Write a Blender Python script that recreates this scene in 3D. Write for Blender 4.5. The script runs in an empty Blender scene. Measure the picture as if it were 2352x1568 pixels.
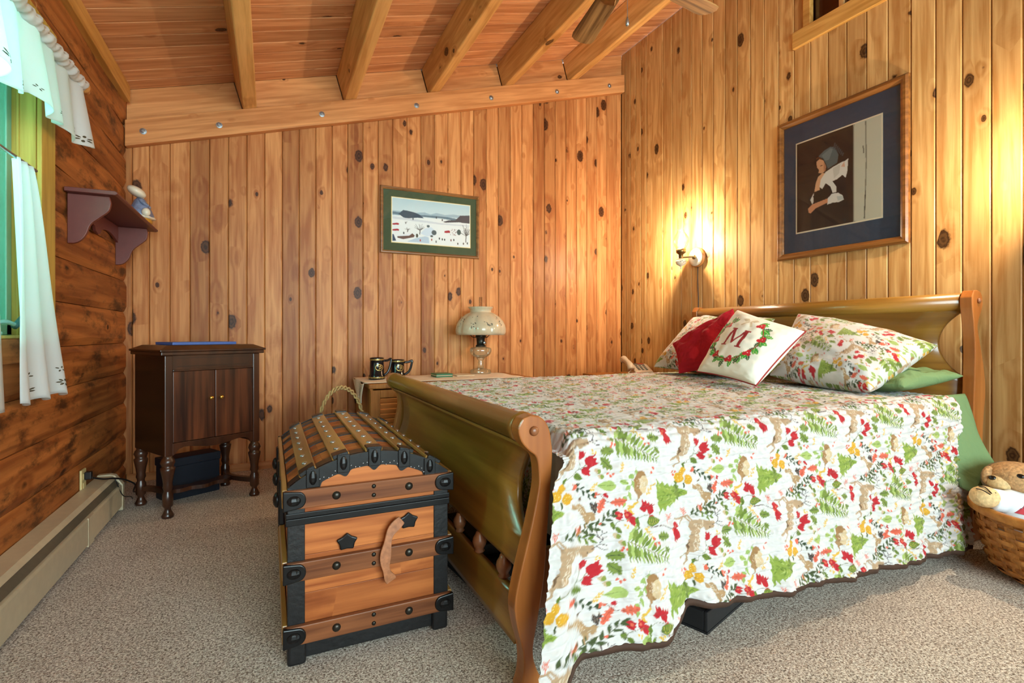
import bpy, bmesh, math, random
import numpy as np
from mathutils import Vector, Matrix

random.seed(7)
rng = np.random.default_rng(11)
scene = bpy.context.scene
COL = scene.collection
PI = math.pi

# ------------------------------------------------------------------ camera
THETA = math.atan(556 / 1176)
cam_d = bpy.data.cameras.new('camera')
cam = bpy.data.objects.new('camera', cam_d)
COL.objects.link(cam)
cam.location = (0, 0, 1.0)
cam.rotation_euler = (PI / 2, 0, -THETA)
cam_d.sensor_width = 36
cam_d.lens = 18
cam_d.shift_y = -16 / 2352
cam_d.clip_start = 0.02
scene.camera = cam

# ------------------------------------------------------------------ world, lights, exposure
world = bpy.data.worlds.new('sky')
scene.world = world
world.use_nodes = True
bgn = world.node_tree.nodes['Background']
bgn.inputs['Color'].default_value = (0.72, 0.86, 1.0, 1)
bgn.inputs['Strength'].default_value = 3.0


def area_light(name, loc, target, sx, sy, power, color):
    d = bpy.data.lights.new(name, 'AREA')
    d.shape = 'RECTANGLE'
    d.size = sx
    d.size_y = sy
    d.energy = power
    d.color = color
    o = bpy.data.objects.new(name, d)
    COL.objects.link(o)
    o.location = loc
    o.rotation_euler = (Vector(target) - Vector(loc)).to_track_quat('-Z', 'Y').to_euler()
    return o


# daylight entering by the window in the log wall; second area light is added fill from behind the camera
area_light('daylight_log_wall_window', (-1.35, 1.55, 1.75), (0.5, 2.2, 0.9), 1.0, 1.1, 235, (0.66, 0.87, 1.0))
area_light('front_fill_light', (1.2, -3.14, 1.55), (1.2, 2.5, 1.35), 3.2, 2.0, 178, (0.84, 0.93, 1.0))

vs = scene.view_settings
vs.view_transform = 'Standard'
vs.look = 'None'
vs.exposure = 0.86
vs.gamma = 1.0
vs.use_curve_mapping = False

# room: left log wall x=XL, back wall y=YB, right wall x=XR, front wall y=YF (behind the camera)
XL, XR, YB, YF = -0.875, 3.24, 4.243, -3.0
SL = 0.289


def ceil_z(x): return 2.905 + SL * x
def beam_top(x): return 2.684 + SL * x
def beam_bot(x): return 2.508 + SL * x


# ------------------------------------------------------------------ helpers
def srgb(r, g, b):
    def f(c):
        c /= 255
        return c / 12.92 if c <= 0.04045 else ((c + 0.055) / 1.055) ** 2.4
    return (f(r), f(g), f(b), 1)


WM = {}


class MB:
    def __init__(s):
        s.v, s.f = [], []

    def add(s, vs_, fs):
        n = len(s.v)
        s.v += [tuple(p) for p in vs_]
        s.f += [tuple(i + n for i in q) for q in fs]
        return s

    def box(s, x0, x1, y0, y1, z0, z1, M=None):
        vs_ = [Vector((x, y, z)) for x in (x0, x1) for y in (y0, y1) for z in (z0, z1)]
        if M is not None:
            vs_ = [M @ p for p in vs_]
        return s.add(vs_, [(0, 1, 3, 2), (4, 6, 7, 5), (0, 4, 5, 1), (2, 3, 7, 6), (0, 2, 6, 4), (1, 5, 7, 3)])

    def prism(s, poly, fn, w0, w1):
        n = len(poly)
        vs_ = [fn(a, b, w0) for a, b in poly] + [fn(a, b, w1) for a, b in poly]
        fs = [tuple(range(n))[::-1], tuple(range(n, 2 * n))]
        fs += [(i, (i + 1) % n, n + (i + 1) % n, n + i) for i in range(n)]
        return s.add(vs_, fs)

    def tube(s, path, r, n=8, caps=True):
        path = [Vector(p) for p in path]
        m = len(path)
        rs = r if isinstance(r, (list, tuple)) else [r] * m
        vs_, fs = [], []
        t0 = (path[1] - path[0]).normalized()
        up = Vector((0, 0, 1)) if abs(t0.z) < 0.9 else Vector((1, 0, 0))
        nrm = t0.cross(up).normalized()
        for i, p in enumerate(path):
            t = (path[min(i + 1, m - 1)] - path[max(i - 1, 0)]).normalized()
            nrm = (nrm - t * nrm.dot(t)).normalized()
            b = t.cross(nrm)
            for k in range(n):
                a = 2 * PI * k / n
                vs_.append(p + (nrm * math.cos(a) + b * math.sin(a)) * rs[i])
        for i in range(m - 1):
            for k in range(n):
                fs.append((i * n + k, i * n + (k + 1) % n, (i + 1) * n + (k + 1) % n, (i + 1) * n + k))
        if caps:
            fs += [tuple(range(n))[::-1], tuple(range((m - 1) * n, m * n))]
        return s.add(vs_, fs)

    def lathe(s, prof, c=(0, 0, 0), n=24, M=None, mod=None, caps=True):
        vs_, fs = [], []
        m = len(prof)
        for i, (r, z) in enumerate(prof):
            for k in range(n):
                a = 2 * PI * k / n
                rr = r * (mod(a, i) if mod else 1)
                p = Vector((rr * math.cos(a), rr * math.sin(a), z))
                if M is not None:
                    p = M @ p
                vs_.append(p + Vector(c))
        for i in range(m - 1):
            for k in range(n):
                fs.append((i * n + k, i * n + (k + 1) % n, (i + 1) * n + (k + 1) % n, (i + 1) * n + k))
        if caps:
            fs += [tuple(range(n))[::-1], tuple(range((m - 1) * n, m * n))]
        return s.add(vs_, fs)

    def ball(s, c, r, n=12, m=8, M=None):
        rx, ry, rz = r if isinstance(r, (tuple, list)) else (r, r, r)
        vs_, fs = [], []
        for i in range(m + 1):
            ph = -PI / 2 + PI * i / m
            for k in range(n):
                a = 2 * PI * k / n
                q = Vector((rx * math.cos(ph) * math.cos(a), ry * math.cos(ph) * math.sin(a), rz * math.sin(ph)))
                if M is not None:
                    q = M @ q
                vs_.append(q + Vector(c))
        for i in range(m):
            for k in range(n):
                fs.append((i * n + k, i * n + (k + 1) % n, (i + 1) * n + (k + 1) % n, (i + 1) * n + k))
        return s.add(vs_, fs)

    def grid(s, fn, nu, nv):
        vs_ = [fn(i / nu, j / nv) for j in range(nv + 1) for i in range(nu + 1)]
        w = nu + 1
        fs = [(j * w + i, j * w + i + 1, (j + 1) * w + i + 1, (j + 1) * w + i) for j in range(nv) for i in range(nu)]
        return s.add(vs_, fs)

    def build(s, name, m, parent=None, smooth=False, bevel=0, seg=2, solid=0, off=0.0, sub=0, angle=None):
        me = bpy.data.meshes.new(name)
        loc = Vector((0, 0, 0))
        vs_ = s.v
        if parent is None:
            a = np.array([tuple(p) for p in vs_])
            lo, hi = a.min(0), a.max(0)
            loc = Vector(((lo[0] + hi[0]) / 2, (lo[1] + hi[1]) / 2, lo[2]))
            vs_ = [Vector(p) - loc for p in vs_]
        me.from_pydata([tuple(p) for p in vs_], [], s.f)
        bm = bmesh.new()
        bm.from_mesh(me)
        bmesh.ops.recalc_face_normals(bm, faces=bm.faces)
        bm.to_mesh(me)
        bm.free()
        return link(name, me, m, parent, loc, smooth, bevel, seg, solid, off, sub)


def link(name, me, m, parent=None, loc=(0, 0, 0), smooth=False, bevel=0, seg=2, solid=0, off=0.0, sub=0):
    for mm in (m if isinstance(m, (list, tuple)) else [m]):
        me.materials.append(MATS[mm] if isinstance(mm, str) else mm)
    if smooth:
        me.polygons.foreach_set('use_smooth', [True] * len(me.polygons))
    o = bpy.data.objects.new(name, me)
    COL.objects.link(o)
    o.location = loc
    if parent is not None:
        o.parent = parent
        o.matrix_parent_inverse = WM[parent.name].inverted()
        WM[o.name] = Matrix.Identity(4)
    else:
        WM[o.name] = Matrix.Translation(Vector(loc))
    if sub:
        md = o.modifiers.new('Subdivision', 'SUBSURF')
        md.levels = md.render_levels = sub
    if solid:
        md = o.modifiers.new('Solidify', 'SOLIDIFY')
        md.thickness = solid
        md.offset = off
    if bevel:
        md = o.modifiers.new('Bevel', 'BEVEL')
        md.width = bevel
        md.segments = seg
        md.limit_method = 'ANGLE'
    return o


def tag(o, label=None, cat=None, group=None, kind=None):
    if label: o['label'] = label
    if cat: o['category'] = cat
    if group: o['group'] = group
    if kind: o['kind'] = kind
    return o


def thing(name, label, cat, loc=(0, 0, 0), rotz=0.0, group=None, local=False):
    o = bpy.data.objects.new(name, None)
    COL.objects.link(o)
    o.empty_display_size = 0.1
    o.location = loc
    o.rotation_euler = (0, 0, rotz)
    WM[o.name] = Matrix.Identity(4) if local else Matrix.Translation(Vector(loc)) @ Matrix.Rotation(rotz, 4, 'Z')
    return tag(o, label, cat, group)


def clone(src, parent, loc=(0, 0, 0)):
    o = src.copy()
    COL.objects.link(o)
    o.parent = parent
    if parent is not None:
        o.matrix_parent_inverse = WM[parent.name].inverted()
    o.location = loc
    WM[o.name] = Matrix.Identity(4)
    return o


def spline(pts, n=6):
    """Catmull-Rom through points of any dimension."""
    P = [np.array(p, float) for p in pts]
    P = [2 * P[0] - P[1]] + P + [2 * P[-1] - P[-2]]
    out = []
    for i in range(1, len(P) - 2):
        for k in range(n):
            t = k / n
            a, b, c, d = P[i - 1], P[i], P[i + 1], P[i + 2]
            out.append(tuple(0.5 * (2 * b + (c - a) * t + (2 * a - 5 * b + 4 * c - d) * t * t + (3 * b - a - 3 * c + d) * t ** 3)))
    out.append(tuple(P[-2]))
    return out


def sstep(a, b, x):
    t = min(1, max(0, (x - a) / (b - a)))
    return t * t * (3 - 2 * t)


def interp(x, pts):
    return float(np.interp(x, [p[0] for p in pts], [p[1] for p in pts]))


# ------------------------------------------------------------------ materials
MATS = {}


def new_mat(name):
    m = bpy.data.materials.new(name)
    m.use_nodes = True
    MATS[name] = m
    nt = m.node_tree
    return m, nt, nt.nodes['Principled BSDF']


def plain(name, col, rough=0.5, metal=0.0, var=0.12, scale=30, bump=0.0, spec=0.5):
    m, nt, b = new_mat(name)
    N, L = nt.nodes.new, nt.links.new
    tc = N('ShaderNodeTexCoord')
    no = N('ShaderNodeTexNoise')
    no.inputs['Scale'].default_value = scale
    no.inputs['Detail'].default_value = 4
    L(tc.outputs['Object'], no.inputs['Vector'])
    r = N('ShaderNodeValToRGB')
    c = srgb(*col)
    r.color_ramp.elements[0].position = 0.3
    r.color_ramp.elements[1].position = 0.7
    r.color_ramp.elements[0].color = tuple(x * (1 - var) for x in c[:3]) + (1,)
    r.color_ramp.elements[1].color = tuple(min(1, x * (1 + var)) for x in c[:3]) + (1,)
    L(no.outputs['Fac'], r.inputs['Fac'])
    L(r.outputs['Color'], b.inputs['Base Color'])
    b.inputs['Roughness'].default_value = rough
    b.inputs['Metallic'].default_value = metal
    b.inputs['Specular IOR Level'].default_value = spec
    if bump:
        bp = N('ShaderNodeBump')
        bp.inputs['Strength'].default_value = bump
        bp.inputs['Distance'].default_value = 0.004
        L(no.outputs['Fac'], bp.inputs['Height'])
        L(bp.outputs['Normal'], b.inputs['Normal'])
    return m


def wood(name, cols, along='Z', rough=0.42, knot=0.5, kscale=6.0, ksize=0.10, grain=1.0, mottle=0.0, dark=(44, 20, 9),
         spread=1.0, streak=0.35, mcol=(38, 22, 14), coat=0.0, tilt=0.0):
    """Board wood: per-board tone, lengthwise grain, knots with rings, optional weathered mottling."""
    m, nt, b = new_mat(name)
    N, L = nt.nodes.new, nt.links.new

    def math_(op, a, b_=None, c=None, clamp=False):
        n = N('ShaderNodeMath')
        n.operation = op
        n.use_clamp = clamp
        for i, x in enumerate((a, b_, c)):
            if x is None: continue
            if isinstance(x, (int, float)): n.inputs[i].default_value = x
            else: L(x, n.inputs[i])
        return n.outputs[0]

    def mix(f, a, b_, mode='MIX'):
        n = N('ShaderNodeMix')
        n.data_type = 'RGBA'
        n.blend_type = mode
        for k, x in ((0, f), (6, a), (7, b_)):
            if isinstance(x, (int, float)): n.inputs[k].default_value = x
            elif isinstance(x, tuple): n.inputs[k].default_value = x
            else: L(x, n.inputs[k])
        return n.outputs[2]

    tc = N('ShaderNodeTexCoord')
    oi = N('ShaderNodeObjectInfo')
    rnd = oi.outputs['Random']
    cx = N('ShaderNodeCombineXYZ')
    for i, k in enumerate((17.3, 31.7, 23.1)):
        L(math_('MULTIPLY', rnd, k), cx.inputs[i])
    va = N('ShaderNodeVectorMath')
    va.operation = 'ADD'
    L(tc.outputs['Object'], va.inputs[0])
    L(cx.outputs[0], va.inputs[1])
    vec = va.outputs[0]
    if tilt:
        vr = N('ShaderNodeVectorRotate')
        vr.rotation_type = 'Y_AXIS'
        vr.inputs['Angle'].default_value = tilt
        L(vec, vr.inputs['Vector'])
        vec = vr.outputs[0]
    ax = 'XYZ'.index(along)

    def mapped(across, alng):
        sc = [across] * 3
        sc[ax] = alng
        n = N('ShaderNodeVectorMath')
        n.operation = 'MULTIPLY'
        L(vec, n.inputs[0])
        n.inputs[1].default_value = sc
        return n.outputs[0]

    # knots
    vo = N('ShaderNodeTexVoronoi')
    vo.inputs['Scale'].default_value = 1
    L(mapped(kscale, kscale * 0.62), vo.inputs['Vector'])
    d = vo.outputs['Distance']
    sx = N('ShaderNodeSeparateXYZ')
    L(vo.outputs['Color'], sx.inputs[0])
    pick = math_('GREATER_THAN', sx.outputs[0], 1 - knot)
    rad = math_('MULTIPLY', math_('ADD', math_('MULTIPLY', math_('POWER', sx.outputs[1], 2.0), 0.95), 0.34), math_('MULTIPLY', pick, ksize))
    ratio = math_('DIVIDE', d, math_('ADD', rad, 0.0001))
    wob = N('ShaderNodeTexNoise')
    wob.inputs['Scale'].default_value = 55
    L(vec, wob.inputs['Vector'])
    ratio = math_('ADD', ratio, math_('MULTIPLY', math_('SUBTRACT', wob.outputs['Fac'], 0.5), 0.5))
    core = math_('SUBTRACT', 1.0, math_('SMOOTH_MIN', 1.0, math_('MULTIPLY', math_('MAXIMUM', math_('SUBTRACT', ratio, 0.85), 0), 4.0), 0.1), clamp=True)
    halo = math_('SUBTRACT', 1.0, math_('DIVIDE', ratio, 3.2), clamp=True)
    # grain, bent round the knots
    no1 = N('ShaderNodeTexNoise')
    no1.inputs['Scale'].default_value = 1
    no1.inputs['Detail'].default_value = 5
    no1.inputs['Roughness'].default_value = 0.62
    no1.inputs['Distortion'].default_value = 0.6
    L(mapped(34 * grain, 1.5 * grain), no1.inputs['Vector'])
    no2 = N('ShaderNodeTexNoise')
    no2.inputs['Scale'].default_value = 1
    no2.inputs['Detail'].default_value = 3
    L(mapped(9 * grain, 0.8 * grain), no2.inputs['Vector'])
    ring = math_('SINE', math_('ADD', math_('MULTIPLY', no2.outputs['Fac'], 34.0), math_('MULTIPLY', halo, 9.0)))
    g = math_('ADD', math_('MULTIPLY', no1.outputs['Fac'], 0.75), math_('MULTIPLY', ring, 0.075))
    ramp = N('ShaderNodeValToRGB')
    ramp.color_ramp.elements[0].position = 0.22
    ramp.color_ramp.elements[1].position = 0.62
    ramp.color_ramp.elements[0].color = srgb(*cols[0])
    ramp.color_ramp.elements[1].color = srgb(*cols[1])
    L(g, ramp.inputs['Fac'])
    # tone of the board
    tone = N('ShaderNodeValToRGB')
    el = tone.color_ramp.elements
    el[0].color = (1 - 0.42 * spread, 1 - 0.50 * spread, 1 - 0.56 * spread, 1)
    el[1].color = (1 + 0.12 * spread, 1 + 0.14 * spread, 1 + 0.16 * spread, 1)
    e = el.new(0.45)
    e.color = (1, 1 - 0.03 * spread, 1 - 0.06 * spread, 1)
    L(math_('FRACT', math_('MULTIPLY', rnd, 7.31)), tone.inputs['Fac'])
    col = mix(1.0, ramp.outputs['Color'], tone.outputs['Color'], 'MULTIPLY')
    # heartwood streaks
    no3 = N('ShaderNodeTexNoise')
    no3.inputs['Scale'].default_value = 1
    no3.inputs['Detail'].default_value = 2
    L(mapped(7, 0.7), no3.inputs['Vector'])
    stk = math_('MULTIPLY', math_('MULTIPLY', math_('SUBTRACT', no3.outputs['Fac'], 0.52), 5.0, clamp=True), streak)
    col = mix(stk, col, mix(1.0, col, (0.62, 0.44, 0.30, 1), 'MULTIPLY'))
    # dark resin streaks
    if mottle:
        no4 = N('ShaderNodeTexNoise')
        no4.inputs['Scale'].default_value = 1
        no4.inputs['Detail'].default_value = 7
        no4.inputs['Roughness'].default_value = 0.72
        L(mapped(9, 3.4), no4.inputs['Vector'])
        mo = math_('MULTIPLY', math_('MULTIPLY', math_('SUBTRACT', no4.outputs['Fac'], 0.50), 7.0, clamp=True), mottle)
        col = mix(mo, col, srgb(*mcol))
    col = mix(math_('MULTIPLY', halo, 0.55), col, mix(1.0, col, (0.6, 0.42, 0.28, 1), 'MULTIPLY'))
    kc = math_('SINE', math_('MULTIPLY', ratio, 13.0))
    kcol = mix(math_('MULTIPLY_ADD', kc, 0.25, 0.25), srgb(*dark), mix(0.3, srgb(*dark), srgb(*cols[0])))
    col = mix(math_('MULTIPLY', core, 0.95), col, kcol)
    L(col, b.inputs['Base Color'])
    b.inputs['Roughness'].default_value = rough
    b.inputs['Specular IOR Level'].default_value = 0.5 if coat else 0.22
    if coat:
        b.inputs['Coat Weight'].default_value = coat
        b.inputs['Coat Roughness'].default_value = 0.15
    bp = N('ShaderNodeBump')
    bp.inputs['Strength'].default_value = 0.18
    bp.inputs['Distance'].default_value = 0.003
    L(g, bp.inputs['Height'])
    L(bp.outputs['Normal'], b.inputs['Normal'])
    return m


def vcol(name, rough=0.8, sheen=0.0, trans=0.0, bump_scale=0, spec=0.3):
    m, nt, b = new_mat(name)
    N, L = nt.nodes.new, nt.links.new
    a = N('ShaderNodeVertexColor')
    a.layer_name = 'Col'
    L(a.outputs['Color'], b.inputs['Base Color'])
    b.inputs['Roughness'].default_value = rough
    b.inputs['Sheen Weight'].default_value = sheen
    b.inputs['Specular IOR Level'].default_value = spec
    if bump_scale:
        tc = N('ShaderNodeTexCoord')
        no = N('ShaderNodeTexNoise')
        no.inputs['Scale'].default_value = bump_scale
        no.inputs['Detail'].default_value = 3
        L(tc.outputs['Object'], no.inputs['Vector'])
        bp = N('ShaderNodeBump')
        bp.inputs['Strength'].default_value = 0.25
        bp.inputs['Distance'].default_value = 0.004
        L(no.outputs['Fac'], bp.inputs['Height'])
        L(bp.outputs['Normal'], b.inputs['Normal'])
    return m


def glass(name, tint=(1, 1, 1, 1), gloss=0.12, rough=0.02, body=None, bodyfac=0.0):
    """Thin glass that lets light and shadow rays through."""
    m, nt, b = new_mat(name)
    N, L = nt.nodes.new, nt.links.new
    out = nt.nodes['Material Output']
    tr = N('ShaderNodeBsdfTransparent')
    tr.inputs['Color'].default_value = tint
    gl = N('ShaderNodeBsdfGlossy')
    gl.inputs['Roughness'].default_value = rough
    lw = N('ShaderNodeLayerWeight')
    lw.inputs['Blend'].default_value = 0.25
    ma = N('ShaderNodeMath')
    ma.operation = 'MULTIPLY_ADD'
    ma.inputs[1].default_value = 0.6
    ma.inputs[2].default_value = gloss
    ma.use_clamp = True
    L(lw.outputs['Fresnel'], ma.inputs[0])
    mx = N('ShaderNodeMixShader')
    L(ma.outputs[0], mx.inputs[0])
    L(tr.outputs[0], mx.inputs[1])
    L(gl.outputs[0], mx.inputs[2])
    last = mx
    if body:
        df = N('ShaderNodeBsdfDiffuse')
        df.inputs['Color'].default_value = body
        m2 = N('ShaderNodeMixShader')
        m2.inputs[0].default_value = bodyfac
        L(mx.outputs[0], m2.inputs[1])
        L(df.outputs[0], m2.inputs[2])
        last = m2
    L(last.outputs[0], out.inputs['Surface'])
    return m


def emit(name, col, s):
    m, nt, b = new_mat(name)
    b.inputs['Emission Color'].default_value = col
    b.inputs['Emission Strength'].default_value = s
    b.inputs['Base Color'].default_value = col
    return m


def fabric(name, col, transl=0.35, wscale=500, wrinkle=14, wr_strength=0.25, rough=0.9):
    m, nt, b = new_mat(name)
    N, L = nt.nodes.new, nt.links.new
    out = nt.nodes['Material Output']
    b.inputs['Base Color'].default_value = srgb(*col)
    b.inputs['Roughness'].default_value = rough
    b.inputs['Specular IOR Level'].default_value = 0.2
    tc = N('ShaderNodeTexCoord')
    no = N('ShaderNodeTexNoise')
    no.inputs['Scale'].default_value = wrinkle
    no.inputs['Detail'].default_value = 4
    no.inputs['Distortion'].default_value = 1.2
    L(tc.outputs['Object'], no.inputs['Vector'])
    bp = N('ShaderNodeBump')
    bp.inputs['Strength'].default_value = wr_strength
    bp.inputs['Distance'].default_value = 0.02
    L(no.outputs['Fac'], bp.inputs['Height'])
    L(bp.outputs['Normal'], b.inputs['Normal'])
    if transl:
        t = N('ShaderNodeBsdfTranslucent')
        t.inputs['Color'].default_value = srgb(*col)
        mx = N('ShaderNodeMixShader')
        mx.inputs[0].default_value = transl
        L(b.outputs[0], mx.inputs[1])
        L(t.outputs[0], mx.inputs[2])
        L(mx.outputs[0], out.inputs['Surface'])
    return m


def carpet(name):
    m, nt, b = new_mat(name)
    N, L = nt.nodes.new, nt.links.new
    tc = N('ShaderNodeTexCoord')
    n1 = N('ShaderNodeTexNoise')
    n1.inputs['Scale'].default_value = 165
    n1.inputs['Detail'].default_value = 3
    n1.inputs['Roughness'].default_value = 0.7
    n1.inputs['Distortion'].default_value = 0.8
    n2 = N('ShaderNodeTexNoise')
    n2.inputs['Scale'].default_value = 5
    n2.inputs['Detail'].default_value = 4
    L(tc.outputs['Object'], n1.inputs['Vector'])
    L(tc.outputs['Object'], n2.inputs['Vector'])
    r = N('ShaderNodeValToRGB')
    e = r.color_ramp.elements
    e[0].position = 0.40
    e[0].color = srgb(122, 105, 93)
    e[1].position = 0.60
    e[1].color = srgb(250, 240, 228)
    k = e.new(0.5)
    k.color = srgb(204, 187, 172)
    L(n1.outputs['Fac'], r.inputs['Fac'])
    mx = N('ShaderNodeMix')
    mx.data_type = 'RGBA'
    mx.blend_type = 'MULTIPLY'
    r2 = N('ShaderNodeValToRGB')
    r2.color_ramp.elements[0].color = (0.82, 0.82, 0.82, 1)
    r2.color_ramp.elements[1].color = (1.1, 1.1, 1.1, 1)
    L(n2.outputs['Fac'], r2.inputs['Fac'])
    mx.inputs[0].default_value = 1
    L(r.outputs['Color'], mx.inputs[6])
    L(r2.outputs['Color'], mx.inputs[7])
    L(mx.outputs[2], b.inputs['Base Color'])
    b.inputs['Roughness'].default_value = 1
    b.inputs['Specular IOR Level'].default_value = 0.05
    bp = N('ShaderNodeBump')
    bp.inputs['Strength'].default_value = 0.6
    bp.inputs['Distance'].default_value = 0.010
    L(n1.outputs['Fac'], bp.inputs['Height'])
    L(bp.outputs['Normal'], b.inputs['Normal'])
    return m


def ribbon(name, c0, c1, scale=26, rough=0.3):
    """Figured mahogany veneer: vertical ribbon stripes."""
    m, nt, b = new_mat(name)
    N, L = nt.nodes.new, nt.links.new
    tc = N('ShaderNodeTexCoord')
    mp = N('ShaderNodeMapping')
    mp.inputs['Scale'].default_value = (scale, scale * 0.3, 1.3)
    L(tc.outputs['Object'], mp.inputs['Vector'])
    no = N('ShaderNodeTexNoise')
    no.inputs['Scale'].default_value = 1
    no.inputs['Detail'].default_value = 4
    no.inputs['Distortion'].default_value = 0.5
    L(mp.outputs[0], no.inputs['Vector'])
    r = N('ShaderNodeValToRGB')
    e = r.color_ramp.elements
    e[0].position, e[1].position = 0.36, 0.66
    e[0].color, e[1].color = srgb(*c0), srgb(*c1)
    L(no.outputs['Fac'], r.inputs['Fac'])
    L(r.outputs['Color'], b.inputs['Base Color'])
    b.inputs['Roughness'].default_value = rough
    b.inputs['Coat Weight'].default_value = 0.25
    b.inputs['Coat Roughness'].default_value = 0.2
    return m


PINE = ((172, 104, 56), (218, 156, 98))
wood('pine_back', PINE, 'Z', knot=0.85, kscale=7.0, ksize=0.20, spread=0.75)
wood('pine_right', ((184, 132, 74), (230, 188, 126)), 'Z', knot=0.85, kscale=7.0, ksize=0.20, spread=0.65)
wood('pine_ceiling', ((190, 126, 80), (232, 172, 122)), 'X', knot=0.55, kscale=6.0, ksize=0.15, rough=0.5, spread=0.5, tilt=math.atan(SL))
wood('pine_beam', ((198, 144, 78), (238, 188, 120)), 'Y', knot=0.5, kscale=5.0, ksize=0.15, spread=0.4)
wood('pine_ledger', ((184, 118, 68), (224, 158, 100)), 'X', knot=0.5, kscale=6.5, ksize=0.13, spread=0.2, tilt=math.atan(SL))
wood('pine_base', ((176, 112, 64), (216, 150, 96)), 'X', knot=0.3, spread=0.1)
wood('log_wood', ((132, 74, 34), (196, 126, 66)), 'Y', knot=0.45, kscale=4.0, ksize=0.12, mottle=0.8, rough=0.55, spread=0.5, grain=0.7)
wood('trim_pine', ((186, 132, 62), (226, 174, 98)), 'Y', knot=0.2, spread=0.3)
wood('casing_pine', ((168, 140, 62), (205, 178, 90)), 'Z', knot=0.15, spread=0.2)
wood('bed_maple', ((120, 80, 28), (164, 118, 48)), 'Y', knot=0.0, rough=0.28, spread=0.15, grain=0.5, streak=0.5, coat=0.4)
wood('bed_post', ((146, 82, 34), (186, 114, 54)), 'Z', knot=0.0, rough=0.3, spread=0.15, grain=0.5, streak=0.3, coat=0.35)
wood('trunk_wood', ((140, 70, 32), (206, 124, 66)), 'X', knot=0.6, kscale=5.0, ksize=0.17, spread=0.5, grain=0.8, rough=0.45)
wood('trunk_slat', ((96, 54, 32), (150, 92, 56)), 'X', knot=0.1, spread=0.3, rough=0.4)
wood('trunk_stave', ((132, 92, 40), (188, 144, 76)), 'Y', knot=0.12, spread=0.3, rough=0.3, coat=0.3)
wood('stand_oak', ((136, 84, 36), (184, 122, 62)), 'Z', knot=0.0, spread=0.15, rough=0.4)
wood('louver_oak', ((184, 112, 58), (216, 146, 86)), 'X', knot=0.0, spread=0.2, rough=0.4)
wood('frame_walnut', ((104, 62, 26), (158, 104, 50)), 'Y', knot=0.0, spread=0.3, rough=0.3, coat=0.3)
wood('frame_walnut_x', ((112, 70, 34), (168, 112, 60)), 'X', knot=0.0, spread=0.3, rough=0.3, coat=0.3)
wood('fan_wood', ((92, 62, 32), (200, 156, 102)), 'X', knot=0.0, grain=0.9, streak=0.8, spread=0.2, rough=0.45)
wood('basket_weave', ((150, 94, 42), (196, 134, 70)), 'Z', knot=0.0, spread=0.45, rough=0.45)
wood('basket_rim', ((168, 106, 46), (204, 142, 72)), 'X', knot=0.0, spread=0.1, rough=0.4)
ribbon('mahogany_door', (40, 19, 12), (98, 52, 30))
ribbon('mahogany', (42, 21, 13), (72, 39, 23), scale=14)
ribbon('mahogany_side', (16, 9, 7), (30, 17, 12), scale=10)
carpet('carpet')
plain('maroon_paint', (104, 50, 44), 0.45, var=0.06)
plain('heater_enamel', (196, 180, 150), 0.4, var=0.05)
plain('heater_slot', (96, 88, 72), 0.5, var=0.1)
plain('black_metal', (15, 15, 17), 0.34, 0.3, var=0.35, scale=25, bump=0.15)
plain('black_leather', (18, 18, 20), 0.4, 0.0, var=0.3, scale=60, bump=0.3)
plain('steel', (170, 176, 182), 0.3, 0.9, var=0.1)
plain('brass', (214, 170, 80), 0.25, 0.95, var=0.1)
plain('antique_brass', (120, 96, 60), 0.35, 0.9, var=0.2)
plain('burner_dark', (52, 48, 42), 0.35, 0.7, var=0.2)
plain('ivory_plastic', (206, 186, 130), 0.4, var=0.03)
plain('black_plastic', (18, 18, 20), 0.4, var=0.1)
plain('phone_plastic', (196, 180, 160), 0.4, var=0.03)
plain('phone_dark', (84, 84, 78), 0.35, var=0.05)
plain('phone_red', (180, 60, 44), 0.4, var=0.05)
plain('strap_leather', (164, 104, 68), 0.6, var=0.25, scale=70, bump=0.3)
plain('rope', (168, 132, 84), 0.9, var=0.3, scale=120, bump=0.4)
plain('blue_card', (58, 92, 160), 0.35, var=0.06)
plain('navy_box', (12, 20, 34), 0.5, var=0.2)
plain('porcelain', (226, 214, 192), 0.2, var=0.04)
plain('shade_milk', (190, 174, 148), 0.18, var=0.04)
plain('mug_black', (14, 15, 20), 0.12, var=0.2)
plain('gold_print', (188, 158, 90), 0.35, 0.6, var=0.1)
plain('green_cover', (26, 100, 60), 0.4, var=0.08)
plain('paper', (214, 190, 160), 0.7, var=0.04)
plain('navy_mat', (58, 78, 104), 0.8, var=0.08, scale=60)
plain('green_mat', (68, 82, 56), 0.85, var=0.1, scale=60)
plain('cream_bevel', (240, 234, 214), 0.6, var=0.02)
plain('gold_fillet', (206, 176, 110), 0.4, 0.3, var=0.06)
plain('wall_core', (120, 84, 52), 0.9, var=0.1)
plain('dark_loft', (92, 58, 48), 0.8, var=0.25, scale=3)
plain('sash_lit_green', (120, 176, 156), 0.4, var=0.04)  # green cast of the outdoor light put into the sash colour
plain('crank_metal', (150, 190, 188), 0.35, 0.3, var=0.08)
plain('crank_grip', (58, 92, 92), 0.4, 0.2, var=0.1)
plain('knob_wood', (192, 130, 72), 0.35, var=0.12)
plain('knob_dark', (132, 80, 48), 0.35, var=0.12)
plain('fur_tan', (178, 136, 92), 0.95, var=0.35, scale=90, bump=0.9)
plain('fur_gray', (128, 106, 84), 0.95, var=0.4, scale=80, bump=0.9)
plain('fur_cream', (216, 184, 134), 0.95, var=0.2, scale=90, bump=0.8)
plain('shirt_white', (224, 230, 238), 0.9, var=0.04)
plain('heart_red', (188, 60, 72), 0.8, var=0.08)
plain('print_dark', (70, 34, 60), 0.8, var=0.05)
plain('eye_black', (12, 12, 14), 0.08, var=0.05)
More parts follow.
